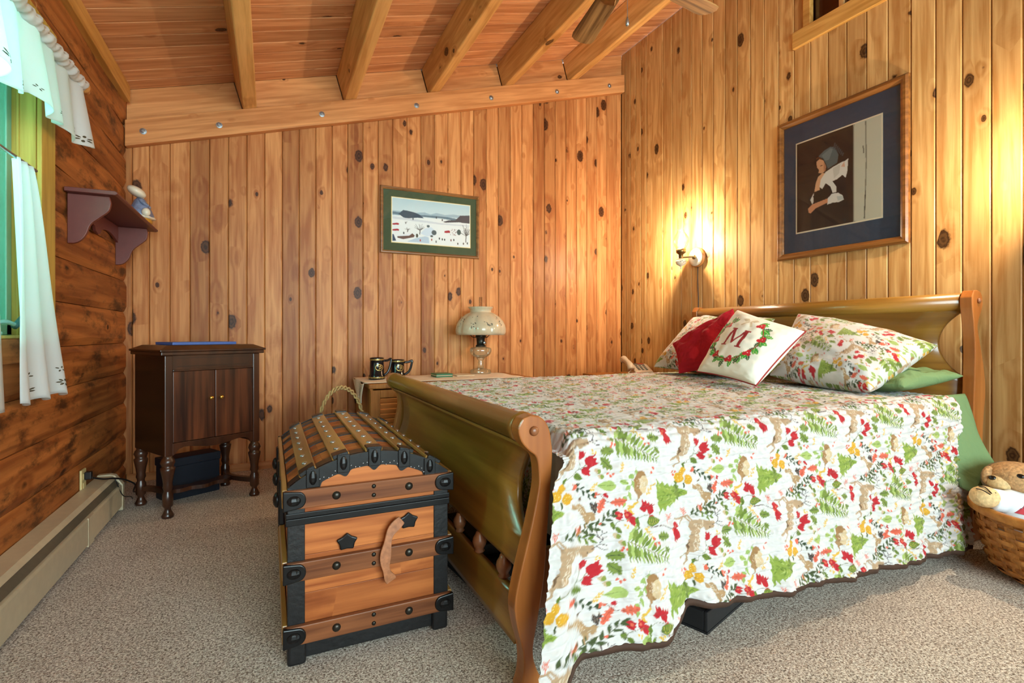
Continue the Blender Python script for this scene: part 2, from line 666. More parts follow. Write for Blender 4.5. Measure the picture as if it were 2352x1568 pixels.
plain('binding_brown', (62, 38, 24), 0.8, var=0.15)
plain('eyelet_dark', (72, 64, 44), 0.9, var=0.15)
plain('gold_paint', (190, 140, 52), 0.35, 0.3, var=0.1)
plain('dress_blue', (118, 128, 156), 0.3, var=0.25, scale=50)
plain('skin_glaze', (226, 180, 140), 0.3, var=0.04)
plain('hair_dark', (52, 38, 28), 0.5, var=0.2)
plain('foliage', (92, 160, 92), 0.8, var=0.5, scale=14)
plain('bark', (90, 70, 50), 0.9, var=0.3)
plain('mattress_ticking', (228, 222, 212), 0.9, var=0.03)
plain('pipe_red', (150, 34, 34), 0.7, var=0.08)
plain('tray_black', (22, 24, 28), 0.3, var=0.15)
plain('tray_gray', (90, 96, 100), 0.4, var=0.1)
fabric('curtain_white', (238, 244, 246), 0.55, wrinkle=9, wr_strength=0.2)
fabric('runner_cloth', (228, 210, 190), 0.0, wrinkle=22)
fabric('red_cloth', (166, 26, 40), 0.0, wrinkle=9, wr_strength=0.5)
fabric('green_cloth', (108, 134, 92), 0.0, wrinkle=8, wr_strength=0.5)
glass('pane_glass', (0.93, 1, 0.97, 1), 0.03)
glass('loft_glass', (0.8, 0.72, 0.7, 1), 0.05)
glass('insect_screen', (0.5, 0.72, 0.62, 1), 0.0, body=srgb(90, 140, 120), bodyfac=0.30)
glass('lamp_glass', (0.97, 0.95, 0.90, 1), 0.16, body=srgb(220, 200, 160), bodyfac=0.12)
glass('chimney_glass', (1, 0.99, 0.97, 1), 0.08)
glass('picture_glass', (1, 1, 1, 1), 0.012)
emit('bulb_warm', (1.0, 0.86, 0.66, 1), 38)
vcol('quilt_print', 0.85, 0.15, bump_scale=90)
vcol('cushion_print', 0.85, 0.1, bump_scale=25)
vcol('art_print', 0.6)

# ================================================================== STRUCTURE
fl = MB().grid(lambda u, v: (XL - 0.08 + u * (XR - XL + 0.16), YF - 0.05 + v * (YB - YF + 0.1), 0), 4, 4).build('floor', 'carpet')
tag(fl, 'grey-beige speckled carpet floor', 'floor', kind='structure')

# ---- back wall
wb = MB().prism([(XL - 0.12, -0.02), (XR + 0.12, -0.02), (XR + 0.12, ceil_z(XR)), (XL - 0.12, ceil_z(XL))],
                lambda a, b, w: (a, w, b), YB + 0.024, YB + 0.12).build('wall_back', 'wall_core')
tag(wb, 'back wall of vertical knotty pine boards', 'wall', kind='structure')


def vboard_x(x0, x1, y, z0, zt, parent, mat, name='board'):
    """Vertical board on a wall facing -Y, V-grooved edges, top cut to the slope."""
    c, t = 0.006, 0.022
    prof = [(x0 + 0.0008, y + t), (x0 + 0.0008, y + c), (x0 + c, y), (x1 - c, y), (x1 - 0.0008, y + c), (x1 - 0.0008, y + t)]
    mb = MB()
    n = len(prof)
    vs_ = [(a, b, z0) for a, b in prof] + [(a, b, zt(a)) for a, b in prof]
    fs = [tuple(range(n))[::-1], tuple(range(n, 2 * n))] + [(i, (i + 1) % n, n + (i + 1) % n, n + i) for i in range(n)]
    return mb.add(vs_, fs).build(name, mat, parent)


def vboard_y(y0, y1, x, z0, z1, parent, mat, name='board'):
    c, t = 0.006, 0.022
    prof = [(x + t, y0 + 0.0008), (x + c, y0 + 0.0008), (x, y0 + c), (x, y1 - c), (x + c, y1 - 0.0008), (x + t, y1 - 0.0008)]
    n = len(prof)
    vs_ = [(a, b, z0) for a, b in prof] + [(a, b, z1) for a, b in prof]
    fs = [tuple(range(n))[::-1], tuple(range(n, 2 * n))] + [(i, (i + 1) % n, n + (i + 1) % n, n + i) for i in range(n)]
    return MB().add(vs_, fs).build(name, mat, parent)


edges = [XL - 0.03, XL + 0.030] + [-0.749 + 0.1190 * i for i in range(34)]
edges = [e for e in edges if e < XR - 0.03] + [XR]
for a, b in zip(edges[:-1], edges[1:]):
    vboard_x(a, b, YB, 0.055, lambda x: beam_top(x) - 0.01, wb, 'pine_back')
bbk = MB().box(XL, XR, YB - 0.012, YB + 0.02, 0.0, 0.055).build('baseboard_back', 'pine_base', bevel=0.004)
tag(bbk, 'low pine baseboard along the back wall', 'baseboard', kind='structure')

# ledger beam with bolts, sloping with the roof
lb = MB().prism([(XL, beam_bot(XL)), (XR - 0.005, beam_bot(XR)), (XR - 0.005, beam_top(XR)), (XL, beam_top(XL))],
                lambda a, b, w: (a, w, b), YB - 0.062, YB).build('ledger_beam', 'pine_ledger', wb, bevel=0.006)
for x, z in ((-.772, 2.368), (-.326, 2.487), (.361, 2.691), (1.101, 2.899), (1.773, 3.096), (2.446, 3.287), (3.046, 3.468)):
    M = Matrix.Translation((x, YB - 0.062, z)) @ Matrix.Rotation(PI / 2, 4, 'X')
    MB().lathe([(0.021, 0), (0.021, 0.003), (0.012, 0.004), (0.012, 0.011), (0.008, 0.013)], n=12, M=M).build('bolt', 'steel', lb, smooth=False)

# ---- ceiling: slab, planks, rafters, blocking
SA = math.atan(SL)
cs = MB()
cs.prism([(XL - 0.12, ceil_z(XL - 0.12) + 0.024), (XR + 0.12, ceil_z(XR + 0.12) + 0.024), (XR + 0.12, ceil_z(XR + 0.12) + 0.12), (XL - 0.12, ceil_z(XL - 0.12) + 0.12)],
         lambda a, b, w: (a, w, b), YF - 0.12, YB + 0.12)
cl = cs.build('ceiling', 'wall_core')
tag(cl, 'sloping plank ceiling with exposed rafters', 'ceiling', kind='structure')
pw, y = 0.137, YB
k = 0
while y > 1.2:
    y0, y1 = y - pw, y
    c = 0.006
    prof = [(y0 + .0008, 0.022), (y0 + .0008, c), (y0 + c, 0), (y1 - c, 0), (y1 - .0008, c), (y1 - .0008, 0.022)]
    n = 6
    vs_ = [(XL, a, ceil_z(XL) + b) for a, b in prof] + [(XR, a, ceil_z(XR) + b) for a, b in prof]
    MB().add(vs_, [tuple(range(n))[::-1], tuple(range(n, 2 * n))] + [(i, (i + 1) % n, n + (i + 1) % n, n + i) for i in range(n)]).build('plank', 'pine_ceiling', cl)
    y -= pw
RX = [-0.13, 0.578, 1.262, 1.955, 2.645]
for x in RX:
    d, w = 0.213, 0.094
    zc = beam_top(x)
    M = Matrix.Translation((x, 0, zc)) @ Matrix.Rotation(-SA, 4, 'Y')
    MB().box(-w / 2, w / 2, YF + 0.01, YB - 0.001, 0.001, d, M).build('rafter', 'pine_beam', cl, bevel=0.008)
bays = [XL] + RX + [XR]
for i in range(len(bays) - 1):
    a = bays[i] + (0.05 if i else 0.0)
    b = bays[i + 1] - (0.05 if i < len(bays) - 2 else 0.0)
    b0 = b - (0.06 if i < len(bays) - 2 else 0)
    MB().prism([(a, beam_top(a)), (b, beam_top(b)), (b0, ceil_z(b0)), (a - (0.06 if i else 0), ceil_z(a - (0.06 if i else 0)))], lambda p, q, w: (p, w, q), YB - 0.001, YB + 0.02).build('blocking', 'pine_ledger', cl)

# ---- left log wall
WY0, WY1, WZ0, WZ1 = 1.55, 2.775, 0.985, 2.215
wl = MB()
xo, xi = XL - 0.16, XL - 0.075
for (a, b, z0, z1) in ((YF, WY0, -0.02, 2.67), (WY1, YB + 0.03, -0.02, 2.67), (WY0, WY1, -0.02, WZ0), (WY0, WY1, WZ1, 2.67)):
    wl.box(xo, xi, a, b, z0, z1)
wl = wl.build('wall_left', 'log_wood')
tag(wl, 'left wall of stacked dark-stained logs', 'wall', kind='structure')


def log(y0, y1, z0, z1):
    prof = []
    n = 7
    for i in range(n):
        t = i / (n - 1)
        z = z0 + 0.0015 + (z1 - z0 - 0.003) * t
        e = min(t, 1 - t)
        prof.append((XL - 0.014 * (1 - min(1, e / 0.16)) ** 2, z))
    poly = prof + [(XL - 0.075, z1 - 0.0015), (XL - 0.075, z0 + 0.0015)]
    m = len(poly)
    ns = max(2, int((y1 - y0) / 0.12))
    ph = random.random() * 9
    mb = MB()
    vs_, fs = [], []
    for j in range(ns + 1):
        yy = y0 + (y1 - y0) * j / ns
        for (x, z) in poly:
            w = 0.004 * math.sin(yy * 5 + ph) + 0.003 * math.sin(yy * 13 + ph * 2)
            vs_.append((x - (0.003 + 0.003 * math.sin(yy * 7 + ph * 3) if x > XL - 0.05 else 0), yy, z + (w if z > z0 + 0.01 and z < z1 - 0.01 else w * 0.0)))
    for j in range(ns):
        for i in range(m):
            fs.append((j * m + i, j * m + (i + 1) % m, (j + 1) * m + (i + 1) % m, (j + 1) * m + i))
    fs += [tuple(range(m))[::-1], tuple(range(ns * m, ns * m + m))]
    return mb.add(vs_, fs).build('log', 'log_wood', wl)


zj = [0.0, 0.12, 0.33, 0.54, 0.745, 0.943, 1.153, 1.36, 1.57, 1.78, 1.99, 2.20, 2.41, 2.60]
for z0, z1 in zip(zj[:-1], zj[1:]):
    lo, hi = max(z0, WZ0), min(z1, WZ1)
    if hi - lo > 0.001:
        log(WY1, YB - 0.001, z0, z1)
        log(YF, WY0, z0, z1)
        if z0 < WZ0 - 0.02: log(WY0, WY1, z0, WZ0)
        if z1 > WZ1 + 0.02: log(WY0, WY1, WZ1, z1)
    else:
        log(YF, YB - 0.001, z0, z1)
t1 = MB().box(XL - 0.05, XL + 0.032, YF, YB - 0.064, 2.545, 2.655).build('trim_1', 'trim_pine', bevel=0.004)
tag(t1, 'pine trim board where the log wall meets the ceiling', 'trim', kind='structure')

# ---- right wall
wr = MB()
OY0, OY1, OZ0, OZ1 = 1.80, 2.22, 3.05, 3.72
wr.box(XR + 0.024, XR + 0.12, YF, OY0, -0.02, ceil_z(XR)).box(XR + 0.024, XR + 0.12, OY1, YB + 0.03, -0.02, ceil_z(XR))
wr.box(XR + 0.024, XR + 0.12, OY0, OY1, -0.02, OZ0).box(XR + 0.024, XR + 0.12, OY0, OY1, OZ1, ceil_z(XR))
wr = wr.build('wall_right', 'wall_core')
tag(wr, 'right wall of vertical knotty pine boards', 'wall', kind='structure')
ys = [1.283 + 0.1176 * i for i in range(-40, 30)]
ys = [q for q in ys if YF < q < YB - 0.05]
ys = [YF] + [q for q in ys if q < 3.70] + [3.86, 3.94, 4.02, 4.10, 4.17, YB - 0.001]
for a, b in zip(ys[:-1], ys[1:]):
    mid = (a + b) / 2
    top = ceil_z(XR) - 0.004
    if OY0 - 0.03 < mid < OY1 + 0.12:
        vboard_y(a, b, XR, 0.0, 2.94, wr, 'pine_right')
        if mid > OY1:
            vboard_y(a, b, XR, 3.055, top, wr, 'pine_right')
    else:
        vboard_y(a, b, XR, 0.0, top, wr, 'pine_right')

# interior loft window high in the right wall
w2 = MB().box(XR - 0.022, XR + 0.02, 1.74, 2.34, 2.94, 3.052).build('window_2', 'trim_pine', bevel=0.004)
tag(w2, 'small interior window high above the navy matted picture', 'window', kind='structure')
MB().box(XR - 0.012, XR + 0.05, OY1, OY1 + 0.05, 3.052, 3.80).build('casing', 'trim_pine', w2, bevel=0.003)
MB().box(XR - 0.012, XR + 0.05, OY0 - 0.05, OY0, 3.052, 3.80).build('casing', 'trim_pine', w2, bevel=0.003)
MB().box(XR + 0.02, XR + 0.06, 2.02, 2.05, 3.052, 3.72).build('mullion', 'pine_right', w2, bevel=0.003)
MB().box(XR + 0.036, XR + 0.040, OY0, 2.02, 3.05, 3.72).build('pane', 'loft_glass', w2)
MB().box(XR + 0.036, XR + 0.040, 2.05, OY1, 3.05, 3.72).build('pane', 'loft_glass', w2)
MB().box(XR + 0.13, XR + 0.17, OY0 - 0.1, OY1 + 0.1, 3.0, 3.80).build('loft_wall', 'dark_loft', w2)

# ---- front wall, behind the camera, with a wide unseen window added for the fill light
FX0, FX1, FZ0, FZ1 = -0.45, 2.85, 0.5, 2.6
wf = MB()
for (a, b, z0, z1) in ((XL - 0.1, FX0, -0.02, 2.62), (FX1, XR + 0.1, -0.02, 3.55), (FX0, FX1, -0.02, FZ0), (FX0, FX1, FZ1, 2.66)):
    wf.box(a, b, YF - 0.1, YF, z0, z1)
wf.prism([(XL, 2.62), (FX0, 2.62), (FX0, 2.66), (FX1, 2.66), (FX1, 3.55), (XR, 3.55), (XR, ceil_z(XR)), (XL, ceil_z(XL))], lambda a, b, w: (a, w, b), YF - 0.1, YF)
wf = wf.build('wall_front', 'pine_back')
tag(wf, 'pine wall behind the viewer with a wide added window', 'wall', kind='structure')
w3 = MB()
for (a, b, z0, z1) in ((FX0 - 0.08, FX1 + 0.08, FZ1, FZ1 + 0.09), (FX0 - 0.08, FX1 + 0.08, FZ0 - 0.09, FZ0), (FX0 - 0.08, FX0, FZ0, FZ1), (FX1, FX1 + 0.08, FZ0, FZ1), (1.17, 1.23, FZ0, FZ1)):
    w3.box(a, b, YF - 0.06, YF + 0.02, z0, z1)
w3 = w3.build('window_added', 'trim_pine', bevel=0.004)
tag(w3, 'wide unseen window added for fill light in the wall behind the viewer', 'window', kind='structure')
MB().box(FX0, 1.17, YF - 0.045, YF - 0.04, FZ0, FZ1).build('pane', 'pane_glass', w3)
MB().box(1.23, FX1, YF - 0.045, YF - 0.04, FZ0, FZ1).build('pane', 'pane_glass', w3)

# ---- window in the log wall
w1 = MB()
w1.box(XL - 0.17, XL + 0.0, WY1 - 0.02, WY1, WZ0, WZ1).box(XL - 0.17, XL, WY0, WY0 + 0.02, WZ0, WZ1)
w1.box(XL - 0.17, XL, WY0, WY1, WZ1 - 0.02, WZ1).box(XL - 0.17, XL, WY0, WY1, WZ0 - 0.02, WZ0)
w1 = w1.build('window_1', 'casing_pine')
tag(w1, 'casement window with pine casing in the log wall', 'window', kind='structure')
MB().box(XL, XL + 0.018, WY1 - 0.015, WY1 + 0.135, 0.90, WZ1 + 0.1).build('casing', 'casing_pine', w1, bevel=0.004)
MB().box(XL, XL + 0.018, WY0 - 0.135, WY0 + 0.015, 0.90, WZ1 + 0.1).build('casing', 'casing_pine', w1, bevel=0.004)
MB().box(XL, XL + 0.022, WY0 - 0.14, WY1 + 0.14, WZ1 - 0.015, WZ1 + 0.105).build('head_casing', 'casing_pine', w1, bevel=0.004)
MB().box(XL - 0.10, XL + 0.03, WY0, WY1 - 0.02, WZ0, WZ0 + 0.012).build('stool', 'casing_pine', w1, bevel=0.003)
MB().box(XL, XL + 0.022, WY0 - 0.1, WY1 - 0.10, 0.893, WZ0).build('apron', 'log_wood', w1, bevel=0.003)
sx0, sx1 = XL - 0.115, XL - 0.075
sy1, sy0, sz0, sz1 = WY1 - 0.02, WY0 + 0.02, WZ0 + 0.012, WZ1 - 0.02
sash = MB()
sash.box(sx0, sx1, sy1 - 0.045, sy1, sz0, sz1).box(sx0, sx1, sy0, sy0 + 0.045, sz0, sz1)
sash.box(sx0, sx1, sy0, sy1, sz0, sz0 + 0.045).box(sx0, sx1, sy0, sy1, sz1 - 0.045, sz1)
sash = sash.build('sash', 'sash_lit_green', w1, bevel=0.004)
MB().box(sx0 + 0.005, sx0 + 0.009, sy0 + 0.04, sy1 - 0.04, sz0 + 0.04, sz1 - 0.04).build('pane', 'pane_glass', sash)
MB().box(sx1 - 0.006, sx1 - 0.004, sy0 + 0.04, sy1 - 0.04, sz0 + 0.04, sz1 - 0.04).build('screen', 'insect_screen', sash)
MB().box(XL - 0.06, XL - 0.052, sy1 - 0.006, sy1 + 0.0, sz0, sz1).build('stop_bead', 'casing_pine', w1)
ck = MB().lathe([(0.035, 0), (0.035, 0.012), (0.022, 0.02), (0.014, 0.032)], (XL - 0.015, 2.40, WZ0 + 0.012), 16).build('crank', 'crank_metal', w1, smooth=True)
pth = spline([(XL - 0.015, 2.40, WZ0 + 0.035), (XL - 0.008, 2.44, WZ0 + 0.056), (XL + 0.0, 2.49, WZ0 + 0.062), (XL + 0.006, 2.545, WZ0 + 0.052)], 5)
MB().tube(pth, 0.008, 8).build('crank_arm', 'crank_metal', ck, smooth=True)
MB().tube([(XL + 0.006, 2.54, WZ0 + 0.044), (XL + 0.01, 2.562, WZ0 + 0.058), (XL + 0.014, 2.605, WZ0 + 0.084)], [0.011, 0.012, 0.013], 10).build('crank_grip', 'crank_grip', ck, smooth=True)

# trees outside that window
def outdoor_tree(name, label, c, r, seed):
    r_ = random.Random(seed)
    t = thing(name, label, 'tree', (c[0], c[1], -0.6), group=None)
    MB().tube([(c[0], c[1], -0.6), (c[0] + 0.05, c[1], 0.6), (c[0], c[1] + 0.05, c[2])], [0.09, 0.07, 0.04], 8).build('trunk', 'bark', t, smooth=True)
    mb = MB()
    for i in range(900):
        a, ph = r_.random() * 2 * PI, math.acos(2 * r_.random() - 1)
        q = r_.random() ** 0.4
        p = Vector((c[0] + r[0] * q * math.sin(ph) * math.cos(a), c[1] + r[1] * q * math.sin(ph) * math.sin(a), c[2] + r[2] * q * math.cos(ph)))
        d = Vector((r_.gauss(0, 1), r_.gauss(0, 1), r_.gauss(0, 1))).normalized()
        e = d.orthogonal().normalized()
        s_ = 0.07 + 0.06 * r_.random()
        mb.add([p - d * s_, p + e * s_ * 0.5, p + d * s_, p - e * s_ * 0.5 + d * 0.01], [(0, 1, 2), (0, 2, 3)])
    tag(mb.build('foliage', 'foliage', t), kind='stuff')


outdoor_tree('garden_tree', 'leafy green tree outside the log wall window, nearer one', (-2.6, 5.6, 1.6), (0.9, 1.3, 1.7), 3)
outdoor_tree('garden_tree', 'leafy green tree outside the log wall window, farther one', (-4.2, 9.0, 2.2), (1.5, 2.0, 2.4), 4)
gd = MB().grid(lambda u, v: (-12 + u * 10.9, -4 + v * 20, -0.62), 2, 2).build('lawn', 'foliage')
tag(gd, 'grass lawn outside the log wall', 'lawn', kind='structure')

# ================================================================== LEFT SIDE THINGS
# ---- curtains
def curtain(name, label, fn, nu, nv, group=None):
    t = MB().grid(fn, nu, nv).build(name, 'curtain_white', None, smooth=True, solid=0.0015)
    return tag(t, label, 'curtain', group)


def val_fn(u, v):
    y = 3.0 - u * 1.62
    fold = math.sin(u * 62) * 0.55 + math.sin(u * 23 + 1) * 0.45
    zb = 1.885 - 0.05 * u - 0.035 * abs(math.sin(u * PI * 5.2 + 0.35))
    z = 2.15 + (zb - 2.15) * v
    x = XL + 0.082 + fold * (0.012 + 0.028 * v) + 0.02 * v
    return (x, y + math.sin(u * 62 + 1.2) * 0.012 * v, z)


val = curtain('valance', 'white gathered valance hanging from the wooden curtain rod', val_fn, 220, 24)


def sleeve(u, a):
    y = 3.0 - u * 1.62
    r = 0.027 + 0.0035 * math.sin(u * 150 + 3.2 * math.sin(a * 6.28)) + 0.002 * math.sin(u * 263 + 5 * a) + 0.003 * math.sin(u * 77)
    return (XL + 0.085 + r * math.cos(a * 2 * PI), y, 2.155 + r * math.sin(a * 2 * PI))


MB().grid(sleeve, 400, 16).build('rod_sleeve', 'curtain_white', val, smooth=True)


def eyelets(fn, parent, spots, side):
    """Cut-work openings near the hem, as small dark pointed ovals lying on the cloth."""
    mb = MB()
    for (u, v, ru, rv, n) in spots:
        for k in range(n):
            a = 2 * PI * k / n + 0.4
            cu, cv = u + math.cos(a) * ru, v + math.sin(a) * rv
            pts = []
            for j in range(6):
                b = 2 * PI * j / 6
                du, dv = math.cos(b) * ru * 0.55, math.sin(b) * rv * 0.28
                pu, pv = cu + du * math.cos(a) - dv * ru / rv * math.sin(a), cv + du * rv / ru * math.sin(a) + dv * math.cos(a)
                p = Vector(fn(min(1, max(0, pu)), min(1, max(0, pv))))
                pts.append(p + Vector((0.0025 * side, 0, 0)))
            mb.add(pts, [tuple(range(6))])
    return tag(mb.build('eyelet_work', 'eyelet_dark', parent), kind='stuff')


eyelets(val_fn, val, [(0.05 + 0.12 * i, 0.90, 0.014, 0.035, 6) for i in range(8)] + [(0.11 + 0.12 * i, 0.86, 0.006, 0.02, 4) for i in range(7)], 1)

rodt = thing('curtain_rod', 'tan wooden curtain rod with pointed finial above the window', 'curtain rod', (XL + 0.085, 2.2, 2.155))
MB().tube([(XL + 0.085, 1.35, 2.155), (XL + 0.085, 3.0, 2.155)], 0.016, 12).build('rod', 'knob_wood', rodt, smooth=True)
Mx = Matrix.Rotation(-PI / 2, 4, 'X')
MB().lathe([(0.014, 0), (0.026, 0.006), (0.030, 0.022), (0.024, 0.038), (0.014, 0.044), (0.018, 0.052), (0.016, 0.07), (0.010, 0.09), (0.002, 0.094)], (XL + 0.085, 2.995, 2.155), 16, M=Mx).build('finial', 'knob_wood', rodt, smooth=True)
MB().tube([(XL + 0.020, 2.985, 2.15), (XL + 0.085, 2.985, 2.15)], 0.010, 8).build('bracket', 'knob_wood', rodt, smooth=True)


def cafe(y0t, y1t, y0b, y1b, zt, zb, ph):
    def fn(u, v):
        e = v ** 0.8
        y0 = y0t + (y0b - y0t) * e
        y1 = y1t + (y1b - y1t) * e
        amp = 0.010 + 0.018 * v
        y = y0 + (y1 - y0) * u
        x = XL + 0.075 + amp * math.sin(u * 5.2 * PI + ph) + 0.006 * math.sin(u * 17 + v * 4 + ph) - 0.01 * v
        z = zt + (zb - zt) * v - 0.018 * v * math.sin(u * 2.6 * PI) ** 2
        return (x, y, z)
    return fn


f1 = cafe(2.33, 2.475, 2.385, 2.865, 1.615, 0.755, 0.6)
c1 = curtain('cafe_curtain', 'white cafe curtain panel beside the window crank, gathered at top', f1, 60, 60, 'white cafe curtains')
eyelets(f1, c1, [(0.28, 0.955, 0.05, 0.012, 8), (0.30, 0.89, 0.03, 0.010, 4), (0.82, 0.945, 0.045, 0.012, 7), (0.80, 0.88, 0.03, 0.010, 4)], 1)
f2 = cafe(1.75, 2.10, 1.62, 2.35, 1.615, 0.748, 2.0)
c2 = curtain('cafe_curtain', 'white cafe curtain panel at the left edge of the photograph', f2, 60, 50, 'white cafe curtains')
eyelets(f2, c2, [(0.85, 0.94, 0.045, 0.012, 7)], 1)
cr = MB().tube([(XL + 0.075, 1.5, 1.618), (XL + 0.075, 2.52, 1.618)], 0.006, 8).build('cafe_curtain_rod', 'steel', smooth=True)
tag(cr, 'thin metal rod holding the white cafe curtains', 'curtain rod')

# ---- baseboard heater
ht = thing('baseboard_heater', 'long cream baseboard heater along the log wall', 'heater', (XL + 0.06, 2.4, 0))
HY0, HY1, hx = 0.9, 3.60, XL + 0.118
MB().box(XL + 0.003, XL + 0.010, HY0, HY1, 0.015, 0.205).build('back_plate', 'heater_enamel', ht)
MB().prism([(XL + 0.003, 0.200), (XL + 0.003, 0.208), (XL + 0.075, 0.204), (XL + 0.090, 0.186), (XL + 0.084, 0.184), (XL + 0.072, 0.197)], lambda a, b, w: (a, w, b), HY0, HY1).build('top_cover', 'heater_enamel', ht)
MB().prism([(XL + 0.078, 0.180), (XL + 0.086, 0.182), (XL + 0.108, 0.158), (XL + 0.100, 0.154)], lambda a, b, w: (a, w, b), HY0, HY1).build('damper', 'heater_slot', ht)
MB().prism([(XL + 0.098, 0.155), (hx - 0.004, 0.152), (hx, 0.142), (hx, 0.03), (hx - 0.012, 0.018), (hx - 0.012, 0.03), (hx - 0.006, 0.036), (hx - 0.006, 0.14)], lambda a, b, w: (a, w, b), HY0, HY1).build('front_panel', 'heater_enamel', ht)
MB().prism([(XL + 0.003, 0.005), (hx + 0.004, 0.005), (hx + 0.004, 0.150), (XL + 0.085, 0.206), (XL + 0.060, 0.214), (XL + 0.003, 0.214)], lambda a, b, w: (a, w, b), HY1 - 0.035, HY1 + 0.006).build('end_cap', 'heater_enamel', ht, bevel=0.004)
MB().box(hx - 0.008, hx + 0.0015, 2.97, 3.05, 0.02, 0.152).build('joint_cover', 'heater_enamel', ht)
fin = MB()
for i in range(110):
    yy = HY0 + 0.05 + i * (HY1 - HY0 - 0.1) / 110
    fin.box(XL + 0.02, XL + 0.09, yy, yy + 0.001, 0.04, 0.13)
tag(fin.build('heating_fins', 'steel', ht), kind='stuff')

# ---- outlet and cord
ou = thing('wall_outlet', 'ivory electrical outlet on the log wall above the heater', 'outlet', (XL, 3.33, 0.215))
MB().box(XL - 0.003, XL + 0.007, 3.30, 3.372, 0.185, 0.305).build('plate', 'ivory_plastic', ou, bevel=0.003)
for z in (0.222, 0.268):
    MB().box(XL + 0.007, XL + 0.010, 3.320, 3.352, z - 0.015, z + 0.015).build('socket', 'ivory_plastic', ou, bevel=0.002)
cd = thing('power_cord', 'black power cord plugged into the outlet over the heater', 'cord', (XL + 0.05, 3.4, 0.21))
MB().box(XL + 0.010, XL + 0.040, 3.322, 3.352, 0.250, 0.290).build('plug', 'black_plastic', cd, bevel=0.005)
MB().tube(spline([(XL + 0.035, 3.337, 0.258), (XL + 0.075, 3.39, 0.232), (XL + 0.10, 3.50, 0.205), (XL + 0.135, 3.58, 0.17), (XL + 0.16, 3.66, 0.12), (XL + 0.13, 3.78, 0.05), (XL + 0.15, 3.95, 0.008)], 6), 0.0045, 8).build('cable', 'black_plastic', cd, smooth=True)
MB().tube(spline([(XL + 0.10, 3.50, 0.202), (XL + 0.128, 3.53, 0.10), (XL + 0.15, 3.60, 0.07), (XL + 0.14, 3.70, 0.03)], 6), 0.0025, 6).build('thin_wire', 'black_plastic', cd, smooth=True)

# ---- wall shelf
sh = thing('wall_shelf', 'maroon painted wooden shelf with scrolled brackets on the log wall', 'shelf', (XL, 3.56, 1.44))
MB().prism([(XL, 1.676), (XL + 0.195, 1.676), (XL + 0.205, 1.682), (XL + 0.205, 1.690), (XL + 0.195, 1.697), (XL, 1.697)], lambda a, b, w: (a, w, b), 3.07, 4.07).build('shelf_board', 'maroon_paint', sh, bevel=0.003)
bp_ = [(XL, 1.676), (-.712, 1.676)] + spline([(-.706, 1.645), (-.716, 1.605), (-.754, 1.567), (-.780, 1.542), (-.793, 1.518), (-.803, 1.485), (-.824, 1.454), (-.849, 1.439), (XL, 1.437)], 4)
for yy in (3.115, 3.955):
    MB().prism(bp_, lambda a, b, w: (a, w, b), yy, yy + 0.022).build('bracket', 'maroon_paint', sh, bevel=0.003)
rail = [(3.137, 1.676), (3.137, 1.57)] + [(3.137 + 0.818 * i / 40, 1.575 + 0.035 * abs(math.sin(i / 40 * PI * 2)) - (0.02 if 17 < i < 23 else 0)) for i in range(41)] + [(3.955, 1.676)]
MB().prism(rail, lambda a, b, w: (w, a, b), XL + 0.001, XL + 0.016).build('back_rail', 'maroon_paint', sh, bevel=0.002)
fg = thing('figurine', 'glazed figurine in cream bonnet and blue dress on the maroon shelf', 'figurine', (-0.735, 3.90, 1.697))
fx, fy, fz = -0.735, 3.90, 1.697
MB().lathe([(0.045, 0), (0.048, 0.010), (0.042, 0.022), (0.030, 0.026)], (fx, fy, fz), 20).build('base', 'gold_paint', fg, smooth=True)
MB().lathe([(0.048, 0.024), (0.052, 0.034), (0.044, 0.060), (0.030, 0.085), (0.022, 0.105), (0.012, 0.118)], (fx, fy, fz), 20, mod=lambda a, i: 1 + 0.06 * math.sin(6 * a)).build('dress', 'dress_blue', fg, smooth=True)
MB().lathe([(0.054, 0.022), (0.056, 0.028), (0.048, 0.034)], (fx, fy, fz), 20, mod=lambda a, i: 1 + 0.10 * math.sin(5 * a)).build('hem', 'porcelain', fg, smooth=True)
MB().ball((fx + 0.004, fy - 0.004, fz + 0.130), 0.017, 14, 10).build('head', 'skin_glaze', fg, smooth=True)
MB().ball((fx + 0.000, fy + 0.002, fz + 0.136), (0.019, 0.019, 0.016), 14, 10).build('hair', 'hair_dark', fg, smooth=True)
bon = MB()
bon.ball((fx - 0.012, fy - 0.012, fz + 0.142), (0.040, 0.045, 0.022), 14, 10, M=Matrix.Rotation(0.5, 3, 'Y'))
bon.build('bonnet', 'porcelain', fg, smooth=True)
for s in (-1, 1):
    MB().tube(spline([(fx, fy + 0.016 * s, fz + 0.108), (fx + 0.018, fy + 0.030 * s, fz + 0.090), (fx + 0.034, fy + 0.014 * s, fz + 0.078)], 4), [0.008] * 8 + [0.006], 8).build('arm', 'dress_blue', fg, smooth=True)
MB().ball((fx + 0.030, fy - 0.045, fz + 0.045), (0.018, 0.016, 0.020), 10, 8).build('lamb', 'porcelain', fg, smooth=True)

fg.scale = (1.35, 1.35, 1.35)

